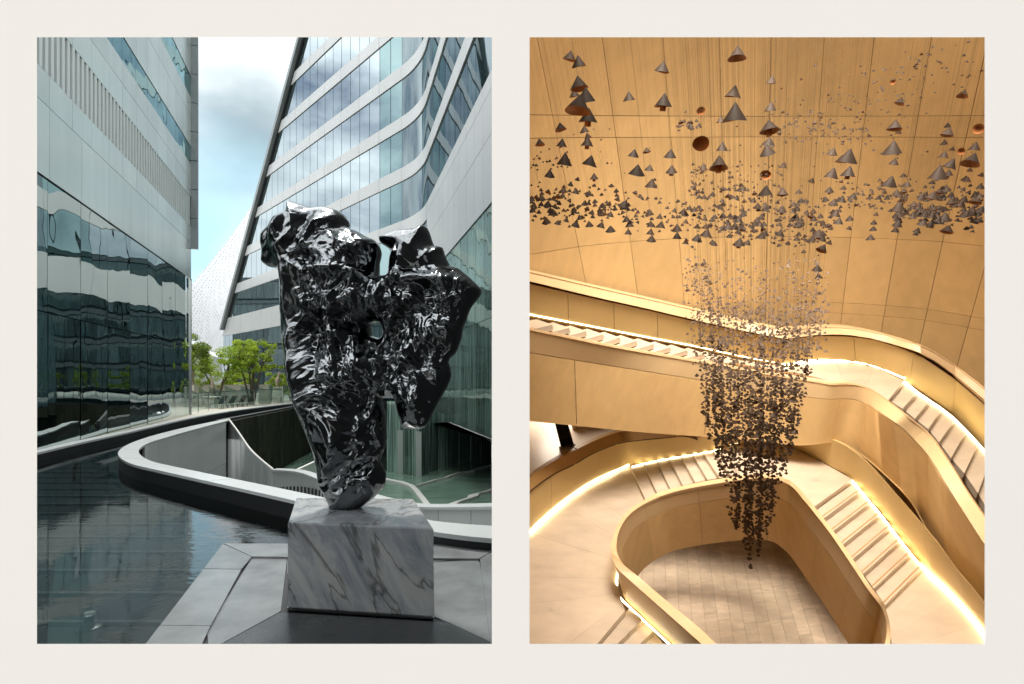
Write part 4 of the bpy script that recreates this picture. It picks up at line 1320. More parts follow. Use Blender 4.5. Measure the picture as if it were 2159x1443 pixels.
gt = [(1090, 593.5), (1116, 600), (1250, 631), (1375, 658), (1462, 679), (1560, 700), (1640, 716), (1655, 718.5), (1675, 716), (1717, 710), (1764, 709.5), (1795, 711), (1840, 717), (1884, 730), (1937, 750), (1973, 774), (2017, 804), (2075, 855), (2120, 898)]
bb = [(1090, 662.6), (1128, 671), (1250, 694), (1375, 718), (1462, 734), (1560, 755), (1640, 770), (1655, 773), (1675, 768), (1717, 762), (1751, 762), (1795, 765), (1828, 771), (1862, 782), (1906, 801), (1959, 836), (2013, 873), (2068, 933), (2100, 972)]
def atd(P, Ys): return [at(x, y, Y) for (x, y), Y in zip(P, Ys)]
baseY = [ramp_h(x) * 1357 / (y - 270) for x, y in bb]
# gold back panel stands upright over its foot
foot = [at(x, y, Y) for (x, y), Y in zip(bb, baseY)]
topg = [at(x, y, Y - .60) for (x, y), Y in zip(gt, baseY)]
n = 61
F_, Tg = resample(foot, n), resample(topg, n)
for a, b in zip(range(0, 60, 6), range(6, 66, 6)):
    A, B = F_[a:b + 1], Tg[a:b + 1]
    e = .012
    A = [A[0].lerp(A[1], e * 3)] + A[1:-1] + [A[-1].lerp(A[-2], e * 3)]
    B = [B[0].lerp(B[1], e * 3)] + B[1:-1] + [B[-1].lerp(B[-2], e * 3)]
    MB().slab(A, B, (0, .08, .02)).build('back_panel', M['gold'], us, 30)
gr0 = resample([at(x, y, Y - .58) for (x, y), Y in zip(gt, baseY)], n)
gr1 = resample([at(x, y, Y - .62) for (x, y), Y in zip(rb, baseY)], n)
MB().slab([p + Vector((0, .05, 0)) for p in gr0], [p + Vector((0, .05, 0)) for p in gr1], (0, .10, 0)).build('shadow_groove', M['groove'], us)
MB().tube([p + Vector((0, -.01, 0)) for p in gr0], .012, 5).build('panel_edge_bead', M['cap'], us)
c0 = resample([at(x, y, Y - .74) for (x, y), Y in zip(rb, baseY)], n)
c1 = resample([at(x, y, Y - .70) for (x, y), Y in zip(rt, baseY)], n)
MB().slab(c0, c1, (.02, .26, .10)).build('handrail', M['cap'], us, 30)
MB().tube([p + Vector((0, -.004, .008)) for p in c1], .016, 5).build('handrail_edge', M['cap'], us)
# lit line at the foot
MB().tube([p + Vector((0, -.03, .03)) for p in resample([at(x, y, Y) for (x, y), Y in zip(bb, baseY)][7:15], 40)], .022, 6).build('led_strip', M['led'], us, 60)
MB().tube([p + Vector((0, -.05, .04)) for p in resample(foot[:8], 40)], .010, 6).build('led_strip', M['led'], us, 60)
# front edge, pale band and ochre fascia
fe = [(1090, 689.4), (1116, 695), (1205, 713), (1295, 732), (1385, 748), (1471, 763), (1560, 779), (1640, 793), (1690, 801), (1729, 806.5), (1751, 811), (1773, 809.5), (1795, 809.5), (1817, 814), (1840, 824), (1862, 840), (1884, 855), (1906, 873), (1928, 890), (1950, 908), (1973, 933), (1995, 966), (2015, 997), (2036, 1033), (2076, 1091), (2110, 1140)]
fj = [(1090, 737.9), (1116, 743), (1193, 756), (1269, 768), (1388, 787), (1466, 799), (1555, 815), (1630, 827), (1680, 834), (1718, 839), (1746, 842), (1773, 840.5), (1795, 841), (1810, 845), (1826, 851), (1844, 862), (1862, 874), (1884, 889), (1906, 905), (1926, 926), (1952, 953), (1972, 981), (1988, 1008), (2007, 1040), (2045, 1100), (2080, 1155)]
fb = [(1090, 882.7), (1116, 885), (1193, 893), (1280, 902), (1380, 912), (1466, 917), (1545, 923), (1605, 929), (1650, 934), (1692, 938), (1725, 934), (1752, 930.5), (1768, 930), (1790, 938), (1816, 957), (1845, 979), (1872, 1005), (1899, 1029), (1924, 1058), (1940, 1088), (1958, 1120), (1975, 1151), (1995, 1185), (2014, 1213), (2054, 1285), (2100, 1370)]
feH = [ramp_h(x) - .03 for x, y in fe]
feY = [h * 1357 / (y - 270) for (x, y), h in zip(fe, feH)]
def drop(Ytop, ptop, pbot):
    """distance of the upright's lower end seen at pbot (upright through the point at ptop)"""
    k = (pbot[1] - ptop[1]) / 84.0
    return Ytop + .658 * k * Ytop / 12
fjY = [drop(Y, a, b) for Y, a, b in zip(feY, fe, fj)]
fbY = [drop(Y, a, b) for Y, a, b in zip(feY, fe, fb)]
Nf = 78
E, J, Bm = (resample(atd(P, Y_), Nf) for P, Y_ in ((fe, feY), (fj, fjY), (fb, fbY)))
# keep matching cross-sections: resample by the same parameter
def by_index(P, Y_, m):
    pts = atd(P, Y_)
    out = []
    for i in range(m):
        t_ = i * (len(pts) - 1) / (m - 1)
        k = min(int(t_), len(pts) - 2)
        p0 = pts[max(k - 1, 0)]; p1 = pts[k]; p2 = pts[k + 1]; p3 = pts[min(k + 2, len(pts) - 1)]
        s = t_ - k
        out.append(.5 * ((2 * p1) + (p2 - p0) * s + (2 * p0 - 5 * p1 + 4 * p2 - p3) * s * s + (3 * p1 - p0 - 3 * p2 + p3) * s ** 3))
    return out
M_ = 101
E, J, Bm = by_index(fe, feY, M_), by_index(fj, fjY, M_), by_index(fb, fbY, M_)
def relax(P, k):
    for _ in range(k):
        P = [P[0]] + [(P[i - 1] + P[i] * 2 + P[i + 1]) / 4 for i in range(1, len(P) - 1)] + [P[-1]]
    return P
E, J, Bm = relax(E, 4), relax(J, 5), relax(Bm, 8)
back = Vector((.02, .16, .06))
seam = [0, 9, 21, 33, 44, 55, 68, 80, 90, 100]
for a, b in zip(seam, seam[1:]):
    e = .03
    def cut(P):
        Q = P[a:b + 1]
        return [Q[0].lerp(Q[1], e)] + Q[1:-1] + [Q[-1].lerp(Q[-2], e)]
    MB().slab(cut([p.lerp(q, .012) for p, q in zip(J, Bm)]), cut(Bm), back).build('fascia_panel', M['ochre'], us, 30)
for a, b in zip([0, 26, 50, 76], [26, 50, 76, 100]):
    def cut(P):
        Q = P[a:b + 1]
        return [Q[0].lerp(Q[1], .01)] + Q[1:-1] + [Q[-1].lerp(Q[-2], .01)]
    MB().slab(cut(E), cut(J), back).build('pale_band', M['pale'], us, 30)
MB().slab([p + Vector((0, -.02, .02)) for p in E], [p + Vector((.02, .14, .05)) for p in E], (0, 0.01, -.035)).build('front_cap', M['cap'], us, 30)
MB().slab([p + back * 1.5 for p in E], [p + back * 1.5 for p in Bm], back).build('fascia_core', M['ochre_gap'], us)
# underside of the ramp
und = [p + Vector((.1, 1.4, .55)) for p in Bm]
MB().slab(Bm, und, (0, .02, -.03)).build('ramp_soffit', M['ochre'], us, 30)
# treads of the left flight (seen nearly edge on) and of the right flight
DN = UP * -1
def tread_light(b0, f0, b1, f1, parent):
    """short light strip lying on the tread along the wall"""
    a_ = b0.lerp(f0, .035) + UP * .022; c_ = b1.lerp(f1, .035) + UP * .022
    MB().tube([a_.lerp(c_, .04), c_.lerp(a_, .04)], .013, 5).build('led_strip', M['led'], parent, 60)
def tread(q, drop_, name, m, parent):
    MB().prism(q, DN * drop_).build(name, m, parent)
nl = 11
for i in range(nl + 1):
    xa = 1098 + i * 35.6
    xb = xa + 35.6
    h = ramp_h(1117) - .04 + (4.42 - 2.96) * (i) / nl + .02
    def yb(x): return float(np.interp(x, [b[0] for b in bb], [b[1] for b in bb]))
    def yf(x): return float(np.interp(x, [b[0] for b in fe], [b[1] for b in fe]))
    q = [hp(xa + 33, yb(xa + 33) + 1.5, h), hp(xb + 31, yb(xb + 31) + 7.0, h), hp(xb - 4, yf(xb) - 5, h), hp(xa - 4, yf(xa) - 9, h)]
    tread(q, .10, 'tread', M['stone'], us)
land = [(1500, 745), (1560, 756), (1640, 771), (1655, 774), (1675, 769), (1717, 763), (1751, 763), (1795, 766), (1828, 772), (1862, 783), (1906, 803)]
land2 = [(1478, 764), (1560, 779), (1640, 793), (1690, 801), (1729, 806), (1751, 810), (1773, 809), (1795, 809), (1817, 813), (1840, 823), (1872, 845)]
A = [hp(x, y, 4.56) for x, y in land]; B = [hp(x, y, 4.56) for x, y in land2]
A2, B2 = by_index(land, [4.56 * 1357 / (y - 270) for x, y in land], 33), by_index(land2, [4.56 * 1357 / (y - 270) for x, y in land2], 33)
for a, b in ((0, 7), (7, 14), (14, 20), (20, 27), (27, 32)):
    A, B = A2[a:b + 1], B2[a:b + 1]
    A = [A[0].lerp(A[1], .02)] + A[1:]; B = [B[0].lerp(B[1], .02)] + B[1:]
    MB().slab(A, B, DN * .12).build('landing_slab', M['stone'], us, 30)
rf = [(1875, 844), (1903, 862), (1929, 883), (1957, 905), (1980, 933), (2005, 966), (2033, 998), (2062, 1040)]
rbk = [(1907, 804), (1934, 827), (1960, 845), (1986, 862), (2014, 884), (2038, 908), (2063, 935), (2090, 966)]
for i in range(7):
    h = 4.56 + .155 * (i + 1)
    q = [hp(*rf[i], h), hp(*rbk[i], h), hp(*rbk[i + 1], h), hp(*rf[i + 1], h)]
    tread(q, .155, 'tread', M['stone'], us)
    tread_light(q[1], q[0], q[2], q[3], us)
q = [hp(*rf[7], 5.8), hp(*rbk[7], 5.8), hp(2140, 1020, 5.8), hp(2120, 1140, 5.8)]
tread(q, .15, 'landing_slab', M['stone'], us)

# ---- lower flights round the void
ls = thing('lower_stair', 'lower curving stair and landings with glowing edge round the void', 'staircase', (0, 0, 0))
led_l = [(1090, 1153.4), (1116, 1126), (1136, 1105), (1172, 1073), (1208, 1045.5), (1244, 1022), (1280, 1004), (1325, 984.5), (1388, 970), (1460, 959), (1507, 950), (1545, 941), (1590, 935.5), (1640, 937), (1675, 947), (1700, 957), (1730, 972), (1760, 989), (1797, 1011), (1818, 1035), (1858, 1080), (1900, 1137), (1945, 1194), (1972, 1221), (2000, 1246), (2040, 1288), (2076, 1333), (2120, 1400)]
def low_h(x):
    return float(np.interp(x, [1060, 1325, 1507, 1600, 1790, 1945, 2120], [8.0, 8.0, 6.85, 6.8, 6.8, 8.1, 8.1]))
ledY = [low_h(x) * 1357 / (y - 270) for x, y in led_l]
M2 = 109
foot2 = by_index(led_l, ledY, M2)
# cap of that back wall: left arm
ctl = [(1090, 1030.9), (1116, 1010), (1136, 993), (1172, 970), (1208, 952), (1244, 934), (1280, 919.5), (1312, 910), (1352, 908), (1405, 908), (1440, 916), (1470, 925)]
cbl = [(1090, 1058.8), (1116, 1036), (1136, 1020), (1172, 996), (1208, 979), (1244, 958), (1280, 942), (1312, 932), (1352, 926.5), (1405, 921.5), (1440, 918), (1470, 925)]
kk = [led_l[0], led_l[1], led_l[2], led_l[3], led_l[4], led_l[5], led_l[6], led_l[7], (1352, 978), (1405, 968), (1440, 962), (1470, 957)]
kY = [low_h(x) * 1357 / (y - 270) for x, y in kk]
Bt_ = by_index(kk, kY, 45); Tt_ = by_index(cbl, [Y - .55 for Y in kY], 45)
for a, b in zip(range(0, 44, 11), range(11, 55, 11)):
    A, B = Bt_[a:b + 1], Tt_[a:b + 1]
    A = [A[0].lerp(A[1], .03)] + A[1:]; B = [B[0].lerp(B[1], .03)] + B[1:]
    MB().slab(A, B, (-.02, .10, .0)).build('back_panel', M['gold'], ls, 30)
Ca = by_index(cbl, [Y - .60 for Y in kY], 45); Cb = by_index(ctl, [Y - .50 for Y in kY], 45)
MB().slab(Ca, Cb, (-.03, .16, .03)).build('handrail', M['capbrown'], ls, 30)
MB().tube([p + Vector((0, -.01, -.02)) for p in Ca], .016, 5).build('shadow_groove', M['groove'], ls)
# panel behind the middle and the right arm, up to the slot under the upper ramp
kr = led_l[9:]
krY = ledY[9:]
slot = [(1470, 922), (1510, 918), (1545, 915), (1590, 910), (1640, 906), (1675, 910), (1700, 915), (1730, 921), (1764, 931), (1790, 945), (1822, 970), (1853, 1002), (1890, 1045), (1930, 1090), (1962, 1128), (1985, 1156), (2020, 1205), (2070, 1265), (2130, 1350)]
sY = [Y - .62 for Y in krY]
A_, B_ = by_index(kr, krY, 73), by_index(slot, sY, 73)
for a, b in zip(range(0, 72, 9), range(9, 81, 9)):
    A, B = A_[a:b + 1], B_[a:b + 1]
    A = [A[0].lerp(A[1], .02)] + A[1:]; B = [B[0].lerp(B[1], .02)] + B[1:]
    MB().slab(A, B, (.06, .10, .02)).build('back_panel', M['gold'], ls, 30)
# slot and cap right
sl_a = [(1764, 928), (1790, 940), (1822, 965), (1853, 997), (1890, 1040), (1930, 1085), (1962, 1123), (1985, 1151), (2030, 1210)]
sl_b = [(1772, 924), (1806, 940), (1846, 968), (1880, 1000), (1915, 1040), (1948, 1082), (1975, 1120), (1998, 1152), (2042, 1210)]
sYY = [14.2, 13.9, 13.6, 13.2, 12.7, 12.2, 11.8, 11.5, 11.0]
A, B = by_index(sl_a, [y + .02 for y in sYY], 25), by_index(sl_b, [y + .25 for y in sYY], 25)
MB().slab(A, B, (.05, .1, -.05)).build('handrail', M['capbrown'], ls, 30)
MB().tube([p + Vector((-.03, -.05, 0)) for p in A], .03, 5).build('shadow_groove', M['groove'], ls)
# led
MB().tube([p + Vector((0, -.05, .05)) for p in foot2[4:29]], .022, 6).build('led_strip', M['led'], ls, 60)
MB().tube([p + Vector((0, -.09, .09)) for p in foot2[43:73]], .026, 6).build('led_strip', M['led'], ls, 60)
MB().tube([p + Vector((-.075, -.02, .055)) for p in foot2[88:]], .024, 6).build('led_strip', M['led'], ls, 60)

# balustrade round the void
vb = thing('void_balustrade', 'rounded oak balustrade enclosing the triangular void', 'balustrade', (0, 0, 0))
def c5p(l): return [(1100 + .3603 * x, 860 + .3603 * y) for x, y in l]
def c6p(l): return [(1600 + .3603 * x, 860 + .3603 * y) for x, y in l]
oe = c5p([(1320, 1610), (1180, 1490), (1050, 1380), (960, 1300), (870, 1220), (785, 1145), (700, 1070), (625, 1003), (565, 948), (540, 912), (528, 870), (523, 830), (526, 792), (535, 760), (545, 722), (560, 690), (585, 648), (620, 610), (655, 578), (700, 550), (745, 523), (790, 500), (880, 472), (1000, 445), (1110, 424), (1220, 407)]) + [(1575, 1002), (1610, 999), (1640, 1003), (1657, 1010)] + c6p([(190, 430), (220, 455), (245, 481), (270, 512), (310, 560), (350, 610), (400, 675), (450, 740), (500, 812), (550, 885), (600, 962), (650, 1040), (690, 1092), (720, 1130), (737, 1160), (748, 1195), (760, 1235), (768, 1275), (772, 1330), (768, 1385), (755, 1450), (740, 1500)])
ie = c5p([(1400, 1600), (1270, 1490), (1140, 1383), (1065, 1312), (1000, 1255), (900, 1173), (800, 1090), (738, 1036), (680, 985), (640, 957), (606, 930), (580, 900), (564, 868), (554, 832), (553, 800), (556, 768), (563, 738), (575, 705), (592, 672), (615, 643), (645, 618), (680, 586), (722, 560), (820, 515), (960, 480), (1220, 432)])
ie = ie[:18] + c5p([(592, 672), (617, 642), (648, 615), (682, 588), (725, 560), (775, 535), (830, 513), (905, 490), (1010, 467), (1120, 448), (1220, 432)])[0:0] + ie[18:]
ie = c5p([(1400, 1600), (1270, 1490), (1140, 1383), (1065, 1312), (1000, 1255), (900, 1173), (800, 1090), (738, 1036), (682, 987), (634, 950), (596, 918), (570, 878), (555, 832), (555, 792), (562, 745), (578, 702), (605, 655), (638, 618), (676, 588), (722, 560), (768, 537), (818, 516), (900, 490), (1010, 466), (1120, 447), (1220, 431)]) + [(1575, 1011), (1607, 1007.5), (1637, 1011), (1652, 1017)] + c6p([(172, 447), (200, 468), (226, 495), (250, 525), (290, 572), (330, 622), (380, 686), (430, 752), (480, 826), (530, 900), (580, 975), (630, 1052), (668, 1102), (700, 1143), (718, 1170), (733, 1205), (743, 1240), (747, 1278), (747, 1330), (735, 1385), (715, 1450), (690, 1500)])
oe_h = []
for i in range(len(oe)):
    x, y = oe[i]
    if i < 12: h = 7.45 - .45 * i / 11
    elif i < 21: h = 7.0
    elif i < 30: h = 7.0 - 1.15 * (i - 21) / 9
    elif i < 35: h = 5.85
    else: h = min(5.85 + 1.3 * (i - 35) / 13, 7.2)
    oe_h.append(h)
nv = len(oe)
ie_h = [np.interp(i / (len(ie) - 1), np.linspace(0, 1, nv), oe_h) for i in range(len(ie))]
O_ = by_index(oe, [h * 1357 / (y - 270) for (x, y), h in zip(oe, oe_h)], 157)
I_ = by_index(ie, [h * 1357 / (y - 270) for (x, y), h in zip(ie, ie_h)], 157)
for a, b in zip([0, 30, 60, 92, 126], [30, 60, 92, 126, 156]):
    A, B = O_[a:b + 1], I_[a:b + 1]
    MB().slab([A[0].lerp(A[1], .03)] + A[1:], [B[0].lerp(B[1], .03)] + B[1:], DN * .07).build('oak_cap', M['cap'], vb, 30)
def down(P, d, inset=None):
    out = []
    for i, p in enumerate(P):
        out.append(p + DN * d)
    return out
ctr = sum(I_, Vector()) / len(I_)
seams = [0, 14, 29, 44, 58, 71, 84, 96, 108, 120, 132, 144, 156]
Ii = [i_ + (o - i_) * .12 for i_, o in zip(I_, O_)]
Oi = [o + (i_ - o) * .16 for i_, o in zip(I_, O_)]
for a, b in zip(seams, seams[1:]):
    A = Ii[a:b + 1]
    A = [A[0].lerp(A[1], .03)] + A[1:-1] + [A[-1].lerp(A[-2], .03)]
    th = [(o - i_) * .28 for i_, o in zip(I_, O_)][a:b + 1]
    MB().slab(down(A, .07), down(A, .50), th).build('pale_band', M['pale'], vb, 30)
    MB().slab(down(A, .515), down(A, 1.92), th).build('inner_panel', M['ochre'], vb, 30)
    A = Oi[a:b + 1]
    A = [A[0].lerp(A[1], .03)] + A[1:-1] + [A[-1].lerp(A[-2], .03)]
    th = [(i_ - o) * .28 for i_, o in zip(I_, O_)][a:b + 1]
    MB().slab(down(A, .115), down(A, 1.45), th).build('outer_panel', M['pale'], vb, 30)
G0 = [o + (i_ - o) * .30 for i_, o in zip(I_, O_)]
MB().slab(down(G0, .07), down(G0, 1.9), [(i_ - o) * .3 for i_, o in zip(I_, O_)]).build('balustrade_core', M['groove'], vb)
lo = [o + DN * .97 + (o - i_) * .25 for i_, o in zip(I_, O_)]
MB().tube(lo[8:48], .016, 6).build('led_strip', M['led'], vb, 60)

# landings and treads of the lower stair
def strip_floor(pa, pb, h, parts, name, m, parent):
    A = by_index(pa, [h * 1357 / (y - 270) for x, y in pa], parts * 4 + 1)
    B = by_index(pb, [h * 1357 / (y - 270) for x, y in pb], parts * 4 + 1)
    for k in range(parts):
        a, b = A[k * 4:k * 4 + 5], B[k * 4:k * 4 + 5]
        a = [a[0].lerp(a[1], .012)] + a[1:]; b = [b[0].lerp(b[1], .012)] + b[1:]
        MB().slab(a, b, DN * .12).build(name, m, parent, 30)
strip_floor([(1190, 1440), (1090, 1487.5), (1020, 1330), (1040, 1250), (1040, 1200), (1116, 1124), (1172, 1071), (1208, 1043), (1244, 1020), (1280, 1002), (1328, 983)], [(1318, 1288), (1313, 1274), (1308, 1258), (1303, 1232), (1303, 1200), (1306, 1165), (1313, 1125), (1330, 1090), (1345, 1070), (1362, 1054)], 8.0, 8, 'landing_slab', M['stone'], ls)
# descending steps bottom left
for i in range(4):
    h = 8.15 + .15 * i
    a = c5p([(640 + i * 62, 1165 + i * 70), (705 + i * 62, 1240 + i * 70), (440 + i * 130, 1500), (310 + i * 130, 1500)])
    q = [hp(x, y, h) for x, y in a]
    MB().prism(q, DN * .15).build('tread', M['stone'], ls)
# left flight, eight treads climbing to the middle landing
tb = [(1330, 984), (1357, 977), (1385, 971), (1411, 966), (1436, 962), (1460, 958), (1482, 954), (1503, 950.5), (1522, 946)]
tf = [(1362, 1056), (1387, 1043), (1415, 1034), (1440, 1024), (1466, 1018), (1492, 1012), (1517, 1008), (1541, 1003), (1560, 999)]
for i in range(8):
    h = 8.0 - .15 * (i + 1)
    q = [hp(*tb[i], h), hp(*tb[i + 1], h), hp(*tf[i + 1], h), hp(*tf[i], h)]
    MB().prism(q, DN * .17).build('tread', M['stone'], ls)
    tread_light(q[0], q[3], q[1], q[2], ls)
strip_floor([(1522, 945), (1545, 941), (1590, 936), (1640, 938), (1675, 948), (1700, 958), (1730, 973), (1760, 990), (1797, 1011)], [(1555, 1008), (1575, 1008), (1600, 1006), (1630, 1008), (1648, 1014), (1664, 1024), (1680, 1036), (1696, 1052), (1716, 1069)], 6.8, 6, 'landing_slab', M['stone'], ls)
rb2 = [(1797, 1010), (1817, 1034), (1837, 1058), (1858, 1083), (1879, 1110), (1900, 1138), (1922, 1166), (1946, 1195)]
rf2 = [(1713, 1070), (1733, 1096), (1754, 1122), (1775, 1150), (1797, 1180), (1820, 1210), (1842, 1241), (1866, 1276)]
for i in range(7):
    h = 6.8 + .16 * (i + 1)
    q = [hp(*rf2[i], h), hp(*rb2[i], h), hp(*rb2[i + 1], h), hp(*rf2[i + 1], h)]
    MB().prism(q, DN * .16).build('tread', M['stone'], ls)
    tread_light(q[1], q[0], q[2], q[3], ls)
    n0, n1 = hp(*rf2[i + 1], h), hp(*rb2[i + 1], h)
    d = (q[1] - q[2]).normalized()
    MB().slab([n0 + d * .045 + UP * .003, n1 + d * .045 + UP * .003], [n0 + d * .075 + UP * .003, n1 + d * .075 + UP * .003], DN * .01).build('nosing_line', M['capbrown'], ls)
strip_floor([(1946, 1196), (1972, 1222), (2000, 1248), (2040, 1290), (2076, 1335), (2130, 1420), (2150, 1500)], [(1864, 1277), (1872, 1300), (1877, 1330), (1880, 1360), (1876, 1390), (1868, 1430), (1860, 1500)], 8.08, 5, 'landing_slab', M['stone'], ls)

# ---- floor at the bottom of the void, laid in long tiles
lf = tag(link('lower_floor', mesh([hp(1150, 1020, 11.03), hp(1150, 1560, 11.03), hp(2000, 1560, 11.03), hp(1950, 1020, 11.03)], [(0, 1, 2, 3)]), M['ochre_gap']), kind='structure')
g0 = hp(1590, 1090, 11.0)
ax = (hp(1700, 1360, 11.0) - hp(1625, 1110, 11.0)).normalized()
ay = (hp(1700, 1300, 11.0) - hp(1500, 1330, 11.0)).normalized()
rnd = random.Random(21)
for i in range(-12, 9):
    o_ = rnd.uniform(0, 1.1)
    for j in range(-2, 7):
        p0 = g0 + ay * (i * .34) + ax * (j * 1.15 - 1.0 + o_)
        c = p0 + ay * .17 + ax * .57
        u, w_ = c.x / c.y * 1200 + 1079.5, 800 - (c.z - EYE.z) / c.y * 1200
        if not (1300 < u < 1880 and 1060 < w_ < 1480): continue
        q = [p0 + ay * .003 + ax * .003, p0 + ay * .337 + ax * .003, p0 + ay * .337 + ax * 1.147, p0 + ay * .003 + ax * 1.147]
        MB().prism(q, DN * (.03 + rnd.uniform(0, .003))).build('floor_tile', M['tile'], lf)
# side floor seen below the upper ramp, with the black stand on it
sf = link('side_floor', mesh([hp(1092, 880, 7.1), hp(1420, 880, 7.1), hp(1400, 914, 7.1), hp(1352, 917, 7.1), hp(1280, 930, 7.1), hp(1208, 963, 7.1), hp(1136, 1004, 7.1), hp(1092, 1072, 7.1)], [(0, 1, 2, 3, 4, 5, 6, 7)]), mat('pale_floor', (.72, .62, .52), .35, var=.1, vscale=1.4))
tag(sf, kind='structure')
sw = thing('side_panel_wall', 'pale panelled wall low behind the curved handrail', 'wall', (0, 0, 0))
wl = [hp(1196, 894, 7.05), hp(1222, 938, 7.05)]
pts = [(1197, 886, 14.9), (1262, 886, 15.2), (1330, 886, 15.6)]
for (a, ya, Ya), (b, yb_, Yb) in zip(pts, pts[1:]):
    MB().prism([at(a + .4, 860, Ya), at(b - .4, 860, Yb), at(b + 14, 940, Yb + .5), at(a + 22, 960, Ya + .5)], (0, .1, 0)).build('wall_panel', M['pale'], sw)
st = thing('black_stand', 'black upright display stand on the pale side floor', 'stand', tuple(hp(1195, 942, 7.08)))
so = Vector(st.location)
q = [at(1166.5, 880, 13.6), at(1194, 880, 13.6), at(1210, 938, 14.2), at(1183, 944, 14.2)]
MB().prism([p - so for p in q], (0, .12, .02)).build('stand_panel', M['blackgloss'], st)
q = [at(1180, 942, 14.1), at(1212, 936, 14.1), at(1214, 940, 14.0), at(1182, 946, 14.0)]
MB().prism([p - so for p in q], (0, .3, -.04)).build('stand_foot', M['groove'], st)
cbx = MB().tube([at(1207, 934, 13.7), at(1209, 941, 13.6), at(1213, 946, 13.6), at(1216, 947, 13.6)], .014, 6).build('cable', M['blackgloss'])
tag(cbx, 'short black cable hanging beside the black stand', 'cable')
# ================================================================== hanging cones
Lc = """295,165,90,l 345,205,90,n 345,335,110,u 320,395,70,n 390,410,120,n 350,455,170,u 405,530,125,k 380,615,60,n 235,597,75,u 108,692,65,u 245,697,75,n 400,690,85,k 400,655,50,l 262,800,105,n 418,805,100,l 440,900,60,k 170,885,70,n 652,415,75,n 858,235,95,t 865,440,115,k 1312,150,115,u 1292,385,105,n 1297,515,155,n 1210,555,60,n 1093,497,55,o 1095,690,100,o 1220,722,75,n 1200,820,115,w 1105,845,60,k 683,760,72,n 760,740,50,u 905,765,80,n 703,862,105,n 778,848,60,n 912,860,72,k 790,945,80,n 627,1070,75,l 778,1120,60,n 840,1145,45,n 785,1190,55,n 848,1195,65,n 785,1237,55,n 790,1280,60,n 638,1160,60,n 655,1190,60,n 648,1238,50,k 945,1215,65,n 945,1262,60,n 998,1298,45,k 930,1108,40,n 985,1115,65,l 1050,1100,50,n 1068,1205,45,n 1125,1245,75,n 1068,1275,65,n 1160,1298,40,n 1115,1158,40,n 1158,1163,40,n 1110,1025,45,n 1220,1048,35,n 1225,1140,50,n 1265,1142,38,n 1320,1162,65,n 1260,1205,65,n 1325,1300,75,k 1325,1245,40,n 1325,1210,40,n 1265,1262,40,k 1228,1217,45,k 1325,980,45,n 540,1220,65,n 485,1195,55,l 485,1080,45,n 525,1070,40,n 190,1118,70,n 220,1180,45,n 150,1170,60,n 330,1190,60,l 410,1190,55,n 272,1165,40,n 320,1108,50,n 290,1205,25,k 540,1130,50,n 480,1130,40,n 75,1075,50,n 65,1105,50,n 60,1035,50,n 120,1030,60,n 160,1068,60,n 255,980,55,n 330,990,50,n 410,1005,50,n 250,1015,40,n"""
Rc = """77,315,65,n 72,478,75,n 62,595,115,w 62,690,80,k 50,743,95,t 45,885,65,o 150,833,55,n 42,990,85,n 145,995,70,u 243,993,45,n 450,752,65,n 545,780,125,n 500,795,60,u 447,882,90,n 547,873,85,k 430,982,55,k 515,968,40,n 505,1040,60,n 455,1060,60,n 468,1125,65,n 490,1108,35,n 487,1173,60,n 553,1155,50,n 550,1215,38,n 235,1070,40,n 225,1150,60,n 140,1100,65,k 335,1157,45,n 375,1142,40,n 125,1190,42,n 130,1245,60,n 17,1260,60,n 15,1150,50,n 235,1195,55,u 232,1277,45,k 330,1225,40,n 365,1245,75,k 320,1285,50,n 390,1280,50,n 390,1337,70,t 862,440,65,t 818,322,35,o 828,590,85,u 852,630,40,n 815,730,110,n 825,812,60,n 800,935,95,n 880,893,40,n 730,1030,45,n 860,1015,55,n 850,1082,70,n 847,1128,65,n 847,1185,65,n 832,1225,50,k 883,955,40,n 575,1022,55,n 715,1130,35,n 700,1180,40,n 697,1218,45,n 680,1270,55,l 1245,395,68,u 1340,605,65,o 1148,590,40,l 1152,630,75,t 1128,695,45,k 1178,733,40,n 1128,768,65,n 1170,825,85,t 1095,880,115,n 1155,880,55,k 1315,720,70,n 1300,795,115,u 1232,743,45,o 1055,935,40,n 1060,1015,80,l 1140,975,55,n 1170,1015,50,l 1045,1095,55,n 1010,1130,65,n 1000,1180,65,n 1015,1165,40,n 965,1230,50,l 955,1248,35,k 1330,1005,45,n 1325,1040,75,u 1100,1100,60,l 1130,1150,80,n 1190,1070,55,u 1250,1130,60,n 1150,1220,75,u 1210,1165,35,n 1290,1155,40,n 1340,1165,50,l 1270,920,50,n 1285,860,40,n 1355,890,40,l 1350,960,50,l 1250,1040,60,l 1355,1100,60,l 1300,1100,50,n 355,1457,64,n 363,1508,52,t"""
s_ = 500 / 1443
spec = []
for txt, ox in ((Lc, 1100), (Rc, 1600)):
    for w in txt.split():
        a, b, c, k = w.split(',')
        spec.append((ox + float(a) * s_, 60 + float(b) * s_, float(c) * s_, k))
